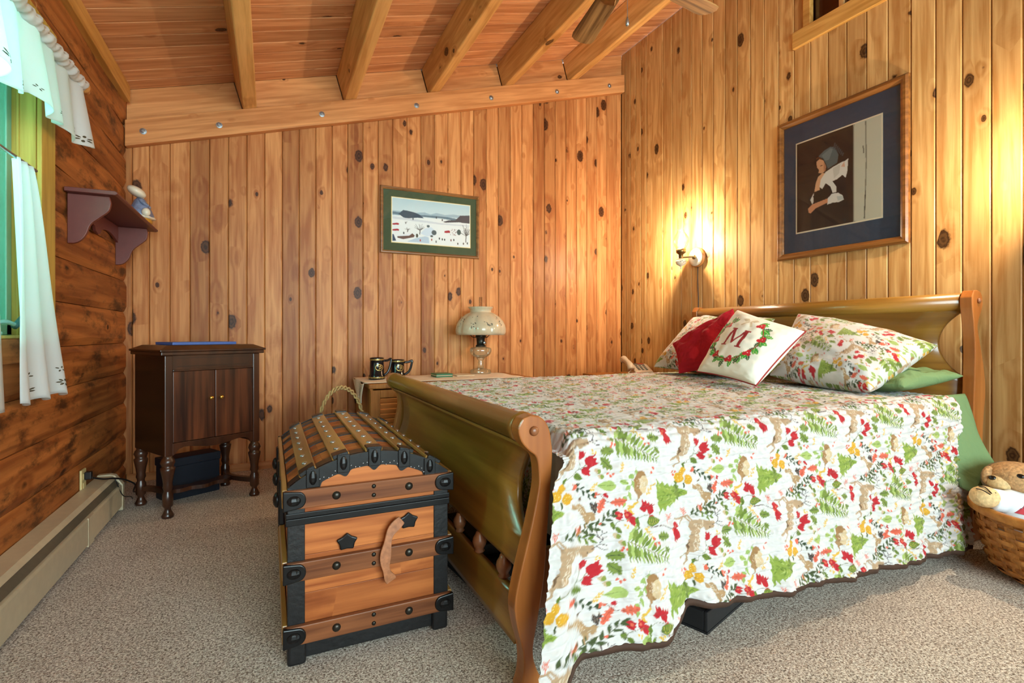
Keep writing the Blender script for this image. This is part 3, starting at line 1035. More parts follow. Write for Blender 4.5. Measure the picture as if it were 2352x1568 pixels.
# ---- phonograph cabinet set across the corner
ca = math.atan2(0.2350, 0.415)
cb = thing('phonograph_cabinet', 'dark mahogany cabinet on turned legs in the room corner', 'cabinet', (-0.2925, 3.4475, 0), ca, local=True)
W2, DP = 0.262, 0.40
bd = MB()
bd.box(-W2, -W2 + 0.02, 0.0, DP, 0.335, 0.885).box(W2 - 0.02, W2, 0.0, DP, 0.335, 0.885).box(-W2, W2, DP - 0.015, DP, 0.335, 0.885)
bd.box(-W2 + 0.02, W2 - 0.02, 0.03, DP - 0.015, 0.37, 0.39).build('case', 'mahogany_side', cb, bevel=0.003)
for s in (-1, 1):
    x = s * (W2 - 0.02)
    MB().box(x - 0.02, x + 0.02, -0.012, 0.022, 0.335, 0.885).build('stile', 'mahogany', cb, bevel=0.004)
tr_ = MB().box(-W2 + 0.04, W2 - 0.04, -0.006, 0.016, 0.805, 0.885).build('top_rail', 'mahogany', cb)
for z in (0.822, 0.868):
    MB().box(-W2 + 0.06, W2 - 0.06, -0.0075, -0.006, z, z + 0.003).build('inlay_line', 'mahogany_side', tr_)
MB().box(-W2 + 0.04, W2 - 0.04, -0.014, 0.006, 0.796, 0.808).build('molding', 'mahogany', cb, bevel=0.003)
tp = MB()
tp.prism([(-W2 - 0.03, -0.035), (W2 + 0.03, -0.035), (W2 + 0.03, DP + 0.005), (-W2 - 0.03, DP + 0.005)], lambda a, b, w: (a, b, w), 0.905, 0.918)
tp.prism([(-W2 - 0.022, -0.026), (W2 + 0.022, -0.026), (W2 + 0.022, DP + 0.003), (-W2 - 0.022, DP + 0.003)], lambda a, b, w: (a, b, w), 0.885, 0.906)
tp.add([(-W2 - 0.026, -0.03, 0.917), (W2 + 0.026, -0.03, 0.917), (W2 + 0.026, DP, 0.917), (-W2 - 0.026, DP, 0.917), (-W2 + 0.02, 0.02, 0.94), (W2 - 0.02, 0.02, 0.94), (W2 - 0.02, DP - 0.04, 0.94), (-W2 + 0.02, DP - 0.04, 0.94)],
       [(0, 1, 5, 4), (1, 2, 6, 5), (2, 3, 7, 6), (3, 0, 4, 7), (4, 5, 6, 7), (3, 2, 1, 0)])
tp.build('lid', 'mahogany', cb, bevel=0.004)
for s in (-1, 1):
    a, b = (0.0015, W2 - 0.042) if s > 0 else (-W2 + 0.042, -0.0015)
    dr = MB().box(a, b, -0.008, 0.012, 0.405, 0.795).build('door', 'mahogany_door', cb, bevel=0.003)
    kx = 0.028 * s
    MB().lathe([(0.005, 0), (0.005, 0.010), (0.011, 0.014), (0.012, 0.020), (0.008, 0.026)], (kx, -0.008, 0.635), 14, M=Matrix.Rotation(PI / 2, 4, 'X')).build('knob', 'brass', dr, smooth=True)
ap = [(-W2 + 0.04, 0.402)] + [(-W2 + 0.04 + (2 * W2 - 0.08) * t, z) for t, z in ((0.0, 0.335), (0.03, 0.343), (0.07, 0.366), (0.13, 0.375), (0.2, 0.374), (0.3, 0.366), (0.4, 0.358), (0.5, 0.355), (0.6, 0.358), (0.7, 0.366), (0.8, 0.374), (0.87, 0.375), (0.93, 0.366), (0.97, 0.343), (1.0, 0.335))] + [(W2 - 0.04, 0.402)]
MB().prism(ap, lambda a, b, w: (a, w, b), -0.008, 0.012).build('apron', 'mahogany', cb, bevel=0.002)
leg_prof = [(0.028, 0.0), (0.031, 0.012), (0.024, 0.024), (0.015, 0.045), (0.017, 0.055), (0.026, 0.066), (0.026, 0.125), (0.019, 0.140), (0.019, 0.150), (0.025, 0.165), (0.022, 0.185), (0.026, 0.215), (0.034, 0.255), (0.036, 0.270), (0.028, 0.276), (0.030, 0.288), (0.036, 0.300), (0.030, 0.318), (0.022, 0.328), (0.024, 0.337)]
for (lx, ly) in ((-W2 + 0.022, 0.008), (W2 - 0.022, 0.008), (-W2 + 0.022, DP - 0.025), (W2 - 0.022, DP - 0.025)):
    MB().lathe(leg_prof, (lx, ly, 0), 18).build('leg', 'mahogany', cb, smooth=True)
for s in (-1, 1):
    x = s * (W2 - 0.022)
    pth = spline([(x, 0.01, 0.098), (x * 0.86, DP * 0.25, 0.098), (x * 0.78, DP * 0.5, 0.098), (x * 0.86, DP * 0.75, 0.098), (x, DP - 0.03, 0.098)], 5)
    mb = MB()
    for p, q in zip(pth[:-1], pth[1:]):
        d = (Vector(q) - Vector(p)).normalized().cross(Vector((0, 0, 1))) * 0.014
        p, q = Vector(p), Vector(q)
        mb.add([p - d + Vector((0, 0, h)) for h in (-.014, .014)] + [p + d + Vector((0, 0, h)) for h in (-.014, .014)] + [q - d + Vector((0, 0, h)) for h in (-.014, .014)] + [q + d + Vector((0, 0, h)) for h in (-.014, .014)],
               [(0, 1, 5, 4), (2, 6, 7, 3), (1, 3, 7, 5), (0, 4, 6, 2)])
    mb.build('side_stretcher', 'mahogany', cb)
cst = [(-W2 * 0.74 + 2 * W2 * 0.74 * i / 24, DP * 0.5 - 0.035 * math.sin(i / 24 * PI) + 0.0, 0) for i in range(25)]
mb = MB()
for i in range(24):
    (x0, y0, _), (x1, y1, _) = cst[i], cst[i + 1]
    w0 = 0.030 + 0.022 * math.sin(i / 24 * PI * 3) ** 2
    w1 = 0.030 + 0.022 * math.sin((i + 1) / 24 * PI * 3) ** 2
    mb.add([(x0, y0 - w0, .086), (x0, y0 - w0, .108), (x0, y0 + w0, .086), (x0, y0 + w0, .108), (x1, y1 - w1, .086), (x1, y1 - w1, .108), (x1, y1 + w1, .086), (x1, y1 + w1, .108)],
           [(0, 1, 5, 4), (2, 6, 7, 3), (1, 3, 7, 5), (0, 4, 6, 2)])
mb.build('cross_stretcher', 'mahogany', cb)
# things on and under it
M = Matrix.Translation((-0.2925, 3.4475, 0)) @ Matrix.Rotation(ca, 4, 'Z')
fo = MB().box(-0.20, 0.15, 0.05, 0.28, 0.941, 0.957, M).build('folder', 'blue_card', bevel=0.002)
tag(fo, 'thin blue folder lying on the mahogany cabinet', 'folder')
nb = thing('storage_box', 'dark navy box behind the cabinet legs', 'box', tuple(M @ Vector((0.02, 0.36, 0))), ca)
MB().box(-0.14, 0.17, 0.30, 0.44, 0.0, 0.20, M).build('body', 'navy_box', nb, bevel=0.004)
MB().box(-0.145, 0.175, 0.295, 0.445, 0.20, 0.25, M).build('lid', 'navy_box', nb, bevel=0.004)

# ================================================================== TRUNK
TX0, TX1, TY0, TY1 = 0.05, 0.545, 1.675, 2.56
TC = (TX0 + TX1) / 2
tk = thing('steamer_trunk', 'antique dome-top wooden steamer trunk at the foot of the bed', 'trunk', (TC, (TY0 + TY1) / 2, 0))
CH = (TX1 - TX0) / 2
RISE, ZS = 0.088, 0.535
RA = (CH * CH + RISE * RISE) / (2 * RISE)
ZC = ZS + RISE - RA
PH = math.asin(CH / RA)


def arc(t, dr=0.0):
    """Point on the dome section, t in -1..1."""
    a = t * PH
    return (TC + (RA + dr) * math.sin(a), ZC + (RA + dr) * math.cos(a))


def pan(x0, x1, z0, z1, name='end_board', mat='trunk_wood', y0=TY0, th=0.02, bevel=0.0015):
    return MB().box(x0, x1, y0, y0 + th, z0, z1).build(name, mat, tk, bevel=bevel)


# end boards facing the viewer and at the far end
for y0 in (TY0, TY1 - 0.02):
    for z0, z1 in ((0.07, 0.215), (0.2155, 0.33), (0.3305, 0.445)):
        pan(TX0 + 0.004, TX1 - 0.004, z0, z1, y0=y0)
    poly = [(TX0 + 0.002, 0.447), (TX1 - 0.002, 0.447), (TX1 - 0.002, ZS)] + [arc(1 - 2 * i / 24, -0.004) for i in range(25)] + [(TX0 + 0.002, ZS)]
    MB().prism(poly, lambda a, b, w: (a, w, b), y0, y0 + 0.02).build('lid_end', 'trunk_wood', tk)
for x0 in (TX0, TX1 - 0.02):
    for z0, z1 in ((0.07, 0.255), (0.2555, 0.445), (0.447, ZS)):
        MB().box(x0, x0 + 0.02, TY0 + 0.02, TY1 - 0.02, z0, z1).build('side_board', 'trunk_wood', tk, bevel=0.0015)
# dome skin boards under the staves
nd = 9
for i in range(nd):
    t0, t1 = -1 + 2 * i / nd, -1 + 2 * (i + 1) / nd
    pts = [arc(t0 + (t1 - t0) * k / 3 * 0.995, -0.001) for k in range(4)]
    pin = [arc(t0 + (t1 - t0) * k / 3 * 0.995, -0.014) for k in range(4)][::-1]
    MB().prism(pts + pin, lambda a, b, w: (a, w, b), TY0 + 0.021, TY1 - 0.021).build('dome_board', 'trunk_wood', tk)
# arched metal bands
for yb in (TY0 + 0.016, 1.86, 2.02, 2.19, 2.36, TY1 - 0.075):
    w = 0.055 if (yb < TY0 + 0.05 or yb > 2.45) else 0.045
    pts = [arc(-1.0 + 2 * k / 24, 0.0025) for k in range(25)] + [arc(1.0 - 2 * k / 24, -0.002) for k in range(25)]
    MB().prism(pts, lambda a, b, q: (a, q, b), yb, yb + w).build('metal_band', 'black_metal', tk)
# staves along the dome, with clamps at both ends
for k, t in enumerate((-0.74, -0.36, 0.02, 0.40, 0.77)):
    hw = 0.100
    a = [arc(t - hw + 2 * hw * j / 4, 0.013) for j in range(5)]
    b = [arc(t + hw - 2 * hw * j / 4, 0.0015) for j in range(5)]
    sv = MB().prism(a + b, lambda p, q, w: (p, w, q), TY0 + 0.006, TY1 - 0.006).build('stave', 'trunk_stave', tk, bevel=0.003)
    px, pz = arc(t, 0.013)
    nail0 = MB().ball((px, TY0 + 0.10, pz), (0.010, 0.010, 0.005), 10, 6).build('nail', 'steel', sv, smooth=True)
    for yy in np.linspace(TY0 + 0.10, TY1 - 0.1, 7)[1:]:
        clone(nail0, sv, (0, float(yy) - TY0 - 0.10, 0))
    for yy, sg in ((TY0 - 0.004, 1), (TY1 + 0.004, -1)):
        ca_ = [arc(t - hw * 0.85 + 1.7 * hw * j / 6, 0.018) for j in range(7)]
        cb_ = [arc(t + hw * 0.85 - 1.7 * hw * j / 6, 0.006) for j in range(7)]
        cp = MB().prism(ca_ + cb_, lambda p, q, w: (p, w, q), yy, yy + sg * 0.05)
        px, pz = arc(t, -0.022)
        cp.box(px - 0.019, px + 0.019, min(yy - sg * 0.006, yy + sg * 0.004), max(yy - sg * 0.006, yy + sg * 0.004), pz - 0.020, pz + 0.036)
        cp.ball((px, yy - sg * 0.003, pz + 0.010), (0.013, 0.009, 0.024), 10, 6)
        cp.build('stave_clamp', 'black_metal', tk, bevel=0.004)
# scalloped arch rim on the end face, with tacks
for y0, sg in ((TY0, -1), (TY1, 1)):
    out = [arc(1 - 2 * i / 48, 0.004) for i in range(49)]
    inn = []
    for i in range(97):
        t = -1 + 2 * i / 96
        d = 0.040 + 0.016 * max(0, math.cos((t + 0.74) / 0.38 * 2 * PI)) ** 2
        x, z = arc(t, -d)
        inn.append((min(max(x, TX0 + 0.002), TX1 - 0.002), max(z, 0.533)))
    ys_ = sorted((y0 + sg * 0.005, y0 - sg * 0.001))
    rm = MB().prism(out + inn, lambda a, b, w: (a, w, b), ys_[0], ys_[1]).build('arch_rim', 'black_metal', tk)
    tacks = MB()
    for i in range(40):
        t = -0.96 + 1.92 * i / 39
        x, z = arc(t, -0.033 - 0.006 * math.sin(i * 1.7))
        if z > 0.536:
            tacks.ball((x, y0 + sg * 0.006, z), 0.0028, 8, 5)
    tag(tacks.build('tacks', 'steel', rm, smooth=True), kind='stuff')
# metal edging
for x0, x1 in ((TX0 - 0.003, TX0 + 0.046), (TX1 - 0.046, TX1 + 0.003)):
    for ya, yb in ((TY0 - 0.004, TY0 + 0.02), (TY1 - 0.02, TY1 + 0.004)):
        MB().box(x0, x1, ya, yb, 0.065, 0.445).build('corner_strip', 'black_leather', tk, bevel=0.002)
        MB().box(x0, x1, ya, yb, 0.447, 0.54).build('corner_strip', 'black_leather', tk, bevel=0.002)
for z0, z1, nm in ((0.425, 0.4455, 'seam_band'), (0.4465, 0.462, 'seam_band')):
    mb = MB()
    mb.box(TX0 - 0.008, TX1 + 0.008, TY0 - 0.008, TY0, z0, z1).box(TX0 - 0.008, TX1 + 0.008, TY1, TY1 + 0.008, z0, z1)
    mb.box(TX0 - 0.008, TX0, TY0, TY1, z0, z1).box(TX1, TX1 + 0.008, TY0, TY1, z0, z1)
    mb.build(nm, 'black_metal', tk, bevel=0.002)
# base, feet
MB().box(TX0 + 0.012, TX1 - 0.012, TY0 + 0.012, TY1 - 0.012, 0.012, 0.072).build('base', 'black_leather', tk, bevel=0.004)
for x0, x1 in ((TX0 - 0.004, TX0 + 0.05), (TX1 - 0.05, TX1 + 0.004)):
    for y0, y1 in ((TY0 - 0.004, TY0 + 0.06), (TY1 - 0.06, TY1 + 0.004)):
        MB().box(x0, x1, y0, y1, 0.0, 0.078).build('foot', 'black_leather', tk, bevel=0.010, seg=3)
# wooden slats on ends and sides, with metal slat caps
for z0, z1 in ((0.478, 0.534), (0.262, 0.318), (0.072, 0.128)):
    for y0, y1, sg in ((TY0 - 0.022, TY0 - 0.004, -1), (TY1 + 0.004, TY1 + 0.022, 1)):
        sl = MB().box(TX0 - 0.012, TX1 + 0.012, y0, y1, z0, z1).build('slat', 'trunk_slat', tk, bevel=0.003)
        yf = y0 if sg < 0 else y1
        zz = (z0 + z1) / 2
        for x, dz, r0_ in ((TX0 + 0.135, 0, 0.013), (TX1 - 0.135, 0, 0.013), (TC, -0.014, 0.007), (TC, 0.014, 0.007)):
            MB().ball((x, yf, zz + dz), (r0_, r0_ * 0.6, r0_), 10, 6).build('nail', 'burner_dark', sl, smooth=True)
        for xa, s in ((TX0 - 0.016, 1), (TX1 + 0.016, -1)):
            n = 10
            poly = [(xa, z0 - 0.003), (xa, z1 + 0.001)] + [(xa + s * (0.042 + 0.022 * math.cos(-PI / 2 + PI * (n - i) / n)), (z0 + z1) / 2 + (z1 - z0) / 2 * 0.9 * math.sin(-PI / 2 + PI * (n - i) / n)) for i in range(n + 1)]
            cap = MB().prism(poly, lambda a, b, w: (a, w, b), min(yf + sg * 0.007, yf - sg * 0.01), max(yf + sg * 0.007, yf - sg * 0.01))
            cap.ball((xa + s * 0.03, yf + sg * 0.005, (z0 + z1) / 2), (0.022, 0.010, 0.016), 10, 6)
            cap.build('slat_cap', 'black_metal', tk, bevel=0.004)
    for xa, xb in ((TX0 - 0.018, TX0 - 0.002), (TX1 + 0.002, TX1 + 0.018)):
        MB().box(xa, xb, TY0 + 0.0, TY1 - 0.0, z0, z1).build('slat', 'trunk_stave', tk, bevel=0.003)
# latches on the long side
for yy in (1.85, 2.12, 2.38):
    MB().box(TX0 - 0.026, TX0 - 0.004, yy, yy + 0.05, 0.37, 0.52).build('latch', 'black_metal', tk, bevel=0.006)
    MB().ball((TX0 - 0.028, yy + 0.025, 0.45), (0.014, 0.022, 0.026), 10, 6).build('latch_knob', 'black_metal', tk, smooth=True)
# leather handle hanging from one anchor, other anchor bare
an = [(0.055 * (1 if k % 2 == 0 else 0.72) * math.cos(k * PI / 5 + 0.3) * 0.62, 0.055 * (1 if k % 2 == 0 else 0.72) * math.sin(k * PI / 5 + 0.3) * 0.52) for k in range(10)]
for x, z in ((0.412, 0.388), (0.218, 0.352)):
    MB().prism([(x + a, z + b) for a, b in an], lambda a, b, w: (a, w, b), TY0 - 0.012, TY0).build('handle_anchor', 'black_metal', tk, bevel=0.004)
cen = spline([(0.385, 0.402), (0.350, 0.372), (0.336, 0.33), (0.330, 0.28), (0.338, 0.24), (0.352, 0.212)], 6)
st = MB()
vs_, fs = [], []
for i, (x, z) in enumerate(cen):
    p0, p1 = np.array(cen[max(i - 1, 0)]), np.array(cen[min(i + 1, len(cen) - 1)])
    d = (p1 - p0) / np.linalg.norm(p1 - p0)
    nx, nz = -d[1], d[0]
    w = 0.0145 + 0.003 * math.sin(i * 0.5)
    yy = TY0 - 0.030 - 0.012 * math.sin(i / len(cen) * PI)
    for a, b in ((-w, 0), (w, 0), (w, 0.008), (-w, 0.008)):
        vs_.append((x + nx * a, yy + b, z + nz * a))
for i in range(len(cen) - 1):
    for k in range(4):
        fs.append((i * 4 + k, i * 4 + (k + 1) % 4, (i + 1) * 4 + (k + 1) % 4, (i + 1) * 4 + k))
fs += [(3, 2, 1, 0), tuple(range(len(vs_) - 4, len(vs_)))]
st.add(vs_, fs).build('leather_handle', 'strap_leather', tk, bevel=0.002)

# basket with a braided handle behind the trunk
bk = thing('handled_basket', 'small basket with braided rope handle behind the trunk', 'basket', (0.40, 2.95, 0))
bx, by = 0.36, 2.98
for i in range(9):
    z = 0.01 + i * 0.042
    r = 0.12 + 0.03 * i / 8
    MB().lathe([(r, z), (r + 0.008, z + 0.010), (r + 0.008, z + 0.030), (r, z + 0.040), (r - 0.008, z + 0.02)], (bx, by, 0), 28, caps=False).build('coil', 'rope', bk, smooth=True)
MB().lathe([(0.115, 0.004), (0.115, 0.012)], (bx, by, 0), 28).build('bottom', 'rope', bk)
for ph in range(2):
    pts = []
    for i in range(61):
        a = PI * i / 60
        tw = i * 1.05 + ph * PI
        r = 0.128 + 0.006 * math.cos(tw)
        pts.append((bx - r * math.cos(a), by + 0.006 * math.sin(tw), 0.375 + 0.33 * math.sin(a) ** 0.8 * (1 + 0.03 * math.cos(tw))))
    MB().tube(pts, 0.0055, 6).build('rope_strand', 'rope', bk, smooth=True)

# ================================================================== NIGHTSTANDS
def nightstand(x0, x1, y0, y1, zt, label, doors):
    t = thing('nightstand', label, 'nightstand', ((x0 + x1) / 2, (y0 + y1) / 2, 0))
    MB().box(x0 - 0.012, x1 + 0.012, y0 - 0.014, y1, zt - 0.034, zt).build('top', 'stand_oak', t, bevel=0.008, seg=3)
    c = MB()
    c.box(x0, x0 + 0.02, y0, y1 - 0.01, 0, zt - 0.034).box(x1 - 0.02, x1, y0, y1 - 0.01, 0, zt - 0.034).box(x0 + 0.02, x1 - 0.02, y1 - 0.03, y1 - 0.01, 0.0, zt - 0.034)
    c.box(x0 + 0.02, x1 - 0.02, y0 + 0.03, y1 - 0.03, 0.06, 0.08)
    c.build('case', 'stand_oak', t, bevel=0.002)
    w = (x1 - x0) / doors
    for k in range(doors):
        a, b = x0 + k * w + 0.002, x0 + (k + 1) * w - 0.002
        z0, z1 = 0.06, zt - 0.042
        f = MB()
        f.box(a, a + 0.062, y0 - 0.016, y0 + 0.004, z0, z1).box(b - 0.062, b, y0 - 0.016, y0 + 0.004, z0, z1)
        f.box(a + 0.062, b - 0.062, y0 - 0.016, y0 + 0.004, z1 - 0.052, z1).box(a + 0.062, b - 0.062, y0 - 0.016, y0 + 0.004, z0, z0 + 0.06)
        d = f.build('door', 'stand_oak', t, bevel=0.002)
        z = z1 - 0.055
        while z - 0.034 > z0 + 0.062:
            M_ = Matrix.Translation((0, y0 - 0.006, z - 0.017)) @ Matrix.Rotation(0.5, 4, 'X')
            MB().box(a + 0.063, b - 0.063, -0.006, 0.003, -0.0185, 0.0165, M_).build('slat', 'louver_oak', d)
            z -= 0.0345
    return t


ZN = 0.668
nightstand(0.605, 1.86, 3.50, 4.12, ZN, 'oak nightstand with louvered doors beside the bed, under the glass lamp', 2)
nightstand(2.72, 3.20, 3.50, 4.15, 0.63, 'oak nightstand in the far right corner under the telephone', 1)


def runner(u, v):
    x = 0.575 + u * 1.2
    y = 3.53 + v * 0.52 + 0.01 * math.sin(u * 20)
    z = ZN + 0.004 + 0.002 * math.sin(u * 33) * math.sin(v * 11)
    if x < 0.592:
        pass
    return (x, y, z)


rn = MB().grid(runner, 60, 20)
def flap(u, v):
    e = v
    y0, y1 = 3.53 + 0.03 * e, 4.05 - 0.36 * e
    return (0.574 - 0.004 - 0.012 * math.sin(e * 2) - 0.006 * math.sin(u * 12), y0 + (y1 - y0) * u, ZN + 0.004 - 0.135 * e - 0.01 * math.sin(u * 9))
rn.grid(flap, 30, 14)
rn = rn.build('table_runner', 'runner_cloth', smooth=True, solid=0.002)
tag(rn, 'pale embroidered runner lying over the louvered nightstand', 'runner')
em = MB()
for (u, v) in ((0.15, 0.45), (0.22, 0.62), (0.12, 0.28)):
    p = Vector(flap(u, v))
    for k in range(5):
        a = 2 * PI * k / 5
        q = p + Vector((-0.004, math.cos(a) * 0.018, math.sin(a) * 0.018))
        em.add([p + Vector((-0.004, 0, 0)), q + Vector((0, 0.006, 0.004)), q + Vector((0, -0.002, 0.012)), q + Vector((0, -0.006, -0.004))], [(0, 1, 2, 3)])
tag(em.build('embroidery', 'dress_blue', rn), kind='stuff')


def mug(x, y, h, r0, r1, rot, label):
    t = thing('beer_mug', label, 'mug', (x, y, ZN + 0.006), 0, 'black ceramic mugs on the nightstand')
    z = ZN + 0.006
    MB().lathe([(r1, 0), (r1 + 0.004, 0.006), (r1 + 0.001, 0.030), (r1 - 0.004, 0.036), (r0 + 0.004, h * 0.75), (r0 + 0.002, h * 0.86), (r0 + 0.005, h * 0.87), (r0 + 0.005, h * 0.97), (r0 + 0.003, h), (r0 - 0.003, h), (r0 - 0.004, 0.02), (0.001, 0.018)], (x, y, z), 28).build('body', 'mug_black', t, smooth=True)
    dx, dy = math.cos(rot), math.sin(rot)
    pth = spline([(r0 + 0.0, h * 0.84), (r0 + 0.035, h * 0.86), (r0 + 0.062, h * 0.93), (r0 + 0.058, h * 0.72), (r0 + 0.050, h * 0.50), (r0 + 0.034, h * 0.30), (r1 - 0.004, h * 0.16)], 4)
    MB().tube([(x + a * dx, y + a * dy, z + b) for a, b in pth], 0.0085, 8).build('handle', 'mug_black', t, smooth=True)
    g = MB()
    ca2 = -PI / 2 + 0.15

    def on(a, zz):
        rr = r0 + 0.0085 + (r1 - r0) * (1 - zz / h) * 0.72
        return Vector((x + rr * math.cos(a), y + rr * math.sin(a), z + zz))
    for k in range(20):
        a0, a1 = 2 * PI * k / 20, 2 * PI * (k + 1) / 20
        q = [on(ca2 + s_ * math.cos(aa), h * 0.56 + s_ * 0.045 * math.sin(aa)) for s_, aa in ((0.52, a0), (0.52, a1), (0.44, a1), (0.44, a0))]
        g.add(q, [(0, 1, 2, 3)])
    for a0, z0, a1, z1 in ((-0.2, 0.54, 0.1, 0.66), (0.1, 0.66, 0.25, 0.52), (0.25, 0.52, -0.15, 0.46), (-0.2, 0.60, 0.2, 0.60), (-0.05, 0.48, 0.08, 0.62)):
        g.add([on(ca2 + a0, h * z0), on(ca2 + a1, h * z1), on(ca2 + a1 + 0.05, h * (z1 + 0.025)), on(ca2 + a0 + 0.05, h * (z0 + 0.025))], [(0, 1, 2, 3)])
    for k in range(28):
        a0, a1 = 2 * PI * k / 28, 2 * PI * (k + 0.72) / 28
        g.add([Vector((x + (r0 + 0.0062) * math.cos(aa), y + (r0 + 0.0062) * math.sin(aa), z + zz)) for aa, zz in ((a0, h * 0.88), (a1, h * 0.88), (a1, h * 0.945), (a0, h * 0.945))], [(0, 1, 2, 3)])
        rb = r1 + 0.0045
        g.add([Vector((x + rb * math.cos(aa), y + rb * math.sin(aa), z + zz)) for aa, zz in ((a0, 0.010), (a1, 0.010), (a1, 0.020), (a0, 0.020))], [(0, 1, 2, 3)])
    tag(g.build('gold_decoration', 'gold_print', t), kind='stuff')


mug(0.705, 3.80, 0.158, 0.045, 0.056, 0.1, 'taller black mug with gold emblem, nearer the nightstand corner')
mug(0.868, 3.86, 0.138, 0.048, 0.054, -0.15, 'shorter black mug with gold emblem and angular handle')
gb = thing('notebook', 'small green covered notebook lying on the runner', 'book', (1.20, 3.80, ZN + 0.006))
MB().box(1.14, 1.27, 3.75, 3.90, ZN + 0.006, ZN + 0.016).build('cover', 'green_cover', gb, bevel=0.001)
MB().box(1.142, 1.266, 3.754, 3.896, ZN + 0.016, ZN + 0.022).build('pages', 'paper', gb)
MB().box(1.14, 1.27, 3.75, 3.90, ZN + 0.022, ZN + 0.032).build('cover', 'green_cover', gb, bevel=0.001)
pp = MB().box(1.32, 1.47, 3.80, 3.96, ZN + 0.006, ZN + 0.012).build('paper_pad', 'paper', bevel=0.001)
tag(pp, 'flat paper pad between green notebook and lamp', 'paper')

# ================================================================== OIL LAMP
lx, ly, lz = 1.60, 4.00, ZN + 0.006
lp = thing('oil_lamp', 'kerosene table lamp with clear glass base and lobed milk glass shade', 'lamp', (lx, ly, lz))
lob = lambda a, i: 1 + 0.03 * abs(math.sin(4 * a))
MB().lathe([(0.084, 0), (0.086, 0.006), (0.084, 0.026), (0.076, 0.033), (0.040, 0.040), (0.026, 0.048), (0.022, 0.075), (0.024, 0.095), (0.019, 0.105), (0.030, 0.122), (0.036, 0.132)], (lx, ly, lz), 28, mod=lob).build('pedestal', 'lamp_glass', lp, smooth=True)
MB().lathe([(0.030, 0.130), (0.058, 0.142), (0.080, 0.160), (0.091, 0.185), (0.091, 0.205), (0.080, 0.215), (0.050, 0.222), (0.034, 0.226)], (lx, ly, lz), 32, mod=lambda a, i: 1 + 0.018 * math.sin(16 * a)).build('font', 'lamp_glass', lp, smooth=True)
MB().lathe([(0.042, 0.224), (0.042, 0.234), (0.036, 0.240), (0.033, 0.242), (0.036, 0.292), (0.040, 0.300), (0.046, 0.308), (0.040, 0.325), (0.030, 0.345)], (lx, ly, lz), 24).build('burner', 'burner_dark', lp, smooth=True)
MB().lathe([(0.006, 0), (0.006, 0.02), (0.012, 0.022), (0.012, 0.030), (0.004, 0.032)], (lx + 0.012, ly - 0.030, lz + 0.258), 12, M=Matrix.Rotation(PI / 2, 4, 'X')).build('wick_knob', 'steel', lp, smooth=True)
for k in range(3):
    a = 2 * PI * k / 3 + 0.3
    MB().tube(spline([(lx + r * math.cos(a), ly + r * math.sin(a), lz + z) for r, z in ((0.040, 0.300), (0.075, 0.305), (0.095, 0.322), (0.150, 0.326), (0.198, 0.330))], 3), 0.003, 6).build('shade_arm', 'burner_dark', lp, smooth=True)


def shade_mod(a, i):
    if 1 <= i <= 7:
        return 1 + 0.060 * (abs(math.cos(5 * a)) ** 0.6 - 0.5) * (1 if i < 6 else 0.5)
    return 1.0 + (0.02 * math.sin(20 * a) if i >= 11 else 0)


sd = MB().lathe([(0.203, 0.322), (0.206, 0.345), (0.207, 0.372), (0.200, 0.405), (0.183, 0.438), (0.158, 0.468), (0.128, 0.492), (0.100, 0.506), (0.088, 0.511), (0.087, 0.525), (0.092, 0.540), (0.102, 0.552), (0.100, 0.556)], (lx, ly, lz), 80, mod=shade_mod, caps=False).build('lamp_shade', 'shade_milk', lp, smooth=True, solid=0.003)
pf = MB()
r_ = random.Random(5)
for k in range(10):
    a0 = 2 * PI * k / 10 + 0.25
    for j in range(9):
        a = a0 + r_.uniform(-0.16, 0.16)
        z = r_.uniform(0.375, 0.475)
        r = interp(z, [(0.322, .203), (.372, .207), (.405, .2), (.438, .183), (.468, .158), (.492, .128)]) * (1 + 0.060 * (abs(math.cos(5 * a)) ** 0.6 - 0.5)) + 0.004
        c_ = Vector((lx + r * math.cos(a), ly + r * math.sin(a), lz + z))
        tn = Vector((-math.sin(a), math.cos(a), 0))
        up = Vector((-0.35 * math.cos(a), -0.35 * math.sin(a), 0.93))
        s_ = r_.uniform(0.006, 0.012)
        ro = r_.uniform(0, PI)
        e1 = tn * math.cos(ro) + up * math.sin(ro)
        e2 = up * math.cos(ro) - tn * math.sin(ro)
        pf.add([c_ - e1 * s_, c_ + e2 * s_ * 0.4, c_ + e1 * s_, c_ - e2 * s_ * 0.4], [(0, 1, 2, 3)])
tag(pf.build('painted_sprigs', 'phone_dark', sd), kind='stuff')
MB().lathe([(0.028, 0.345), (0.034, 0.38), (0.030, 0.42), (0.016, 0.47), (0.013, 0.52), (0.0125, 0.64)], (lx, ly, lz), 20, caps=False).build('chimney', 'chimney_glass', lp, smooth=True, solid=0.0015)

# ================================================================== TELEPHONE
ph = thing('telephone', 'beige desk telephone in the far corner behind the bed', 'telephone', (3.02, 3.80, 0.63), 0.0)
Mp = Matrix.Translation((3.04, 3.80, 0.63)) @ Matrix.Rotation(-0.35, 4, 'Z')
prof = [(-0.11, 0), (0.11, 0), (0.11, 0.095), (0.04, 0.085), (-0.11, 0.035)]
MB().prism(prof, lambda a, b, w: Mp @ Vector((w, a, b)), -0.02, 0.15).build('base', 'phone_plastic', ph, bevel=0.008, seg=3)
MB().prism([(0.05, 0.0865), (0.10, 0.0945), (0.10, 0.097), (0.05, 0.089)], lambda a, b, w: Mp @ Vector((w, a, b + 0.001)), 0.01, 0.12).build('display', 'phone_dark', ph)
MB().prism([(0.060, 0.091), (0.090, 0.095), (0.090, 0.098), (0.060, 0.0935)], lambda a, b, w: Mp @ Vector((w, a, b + 0.001)), 0.06, 0.115).build('label_strip', 'phone_red', ph)
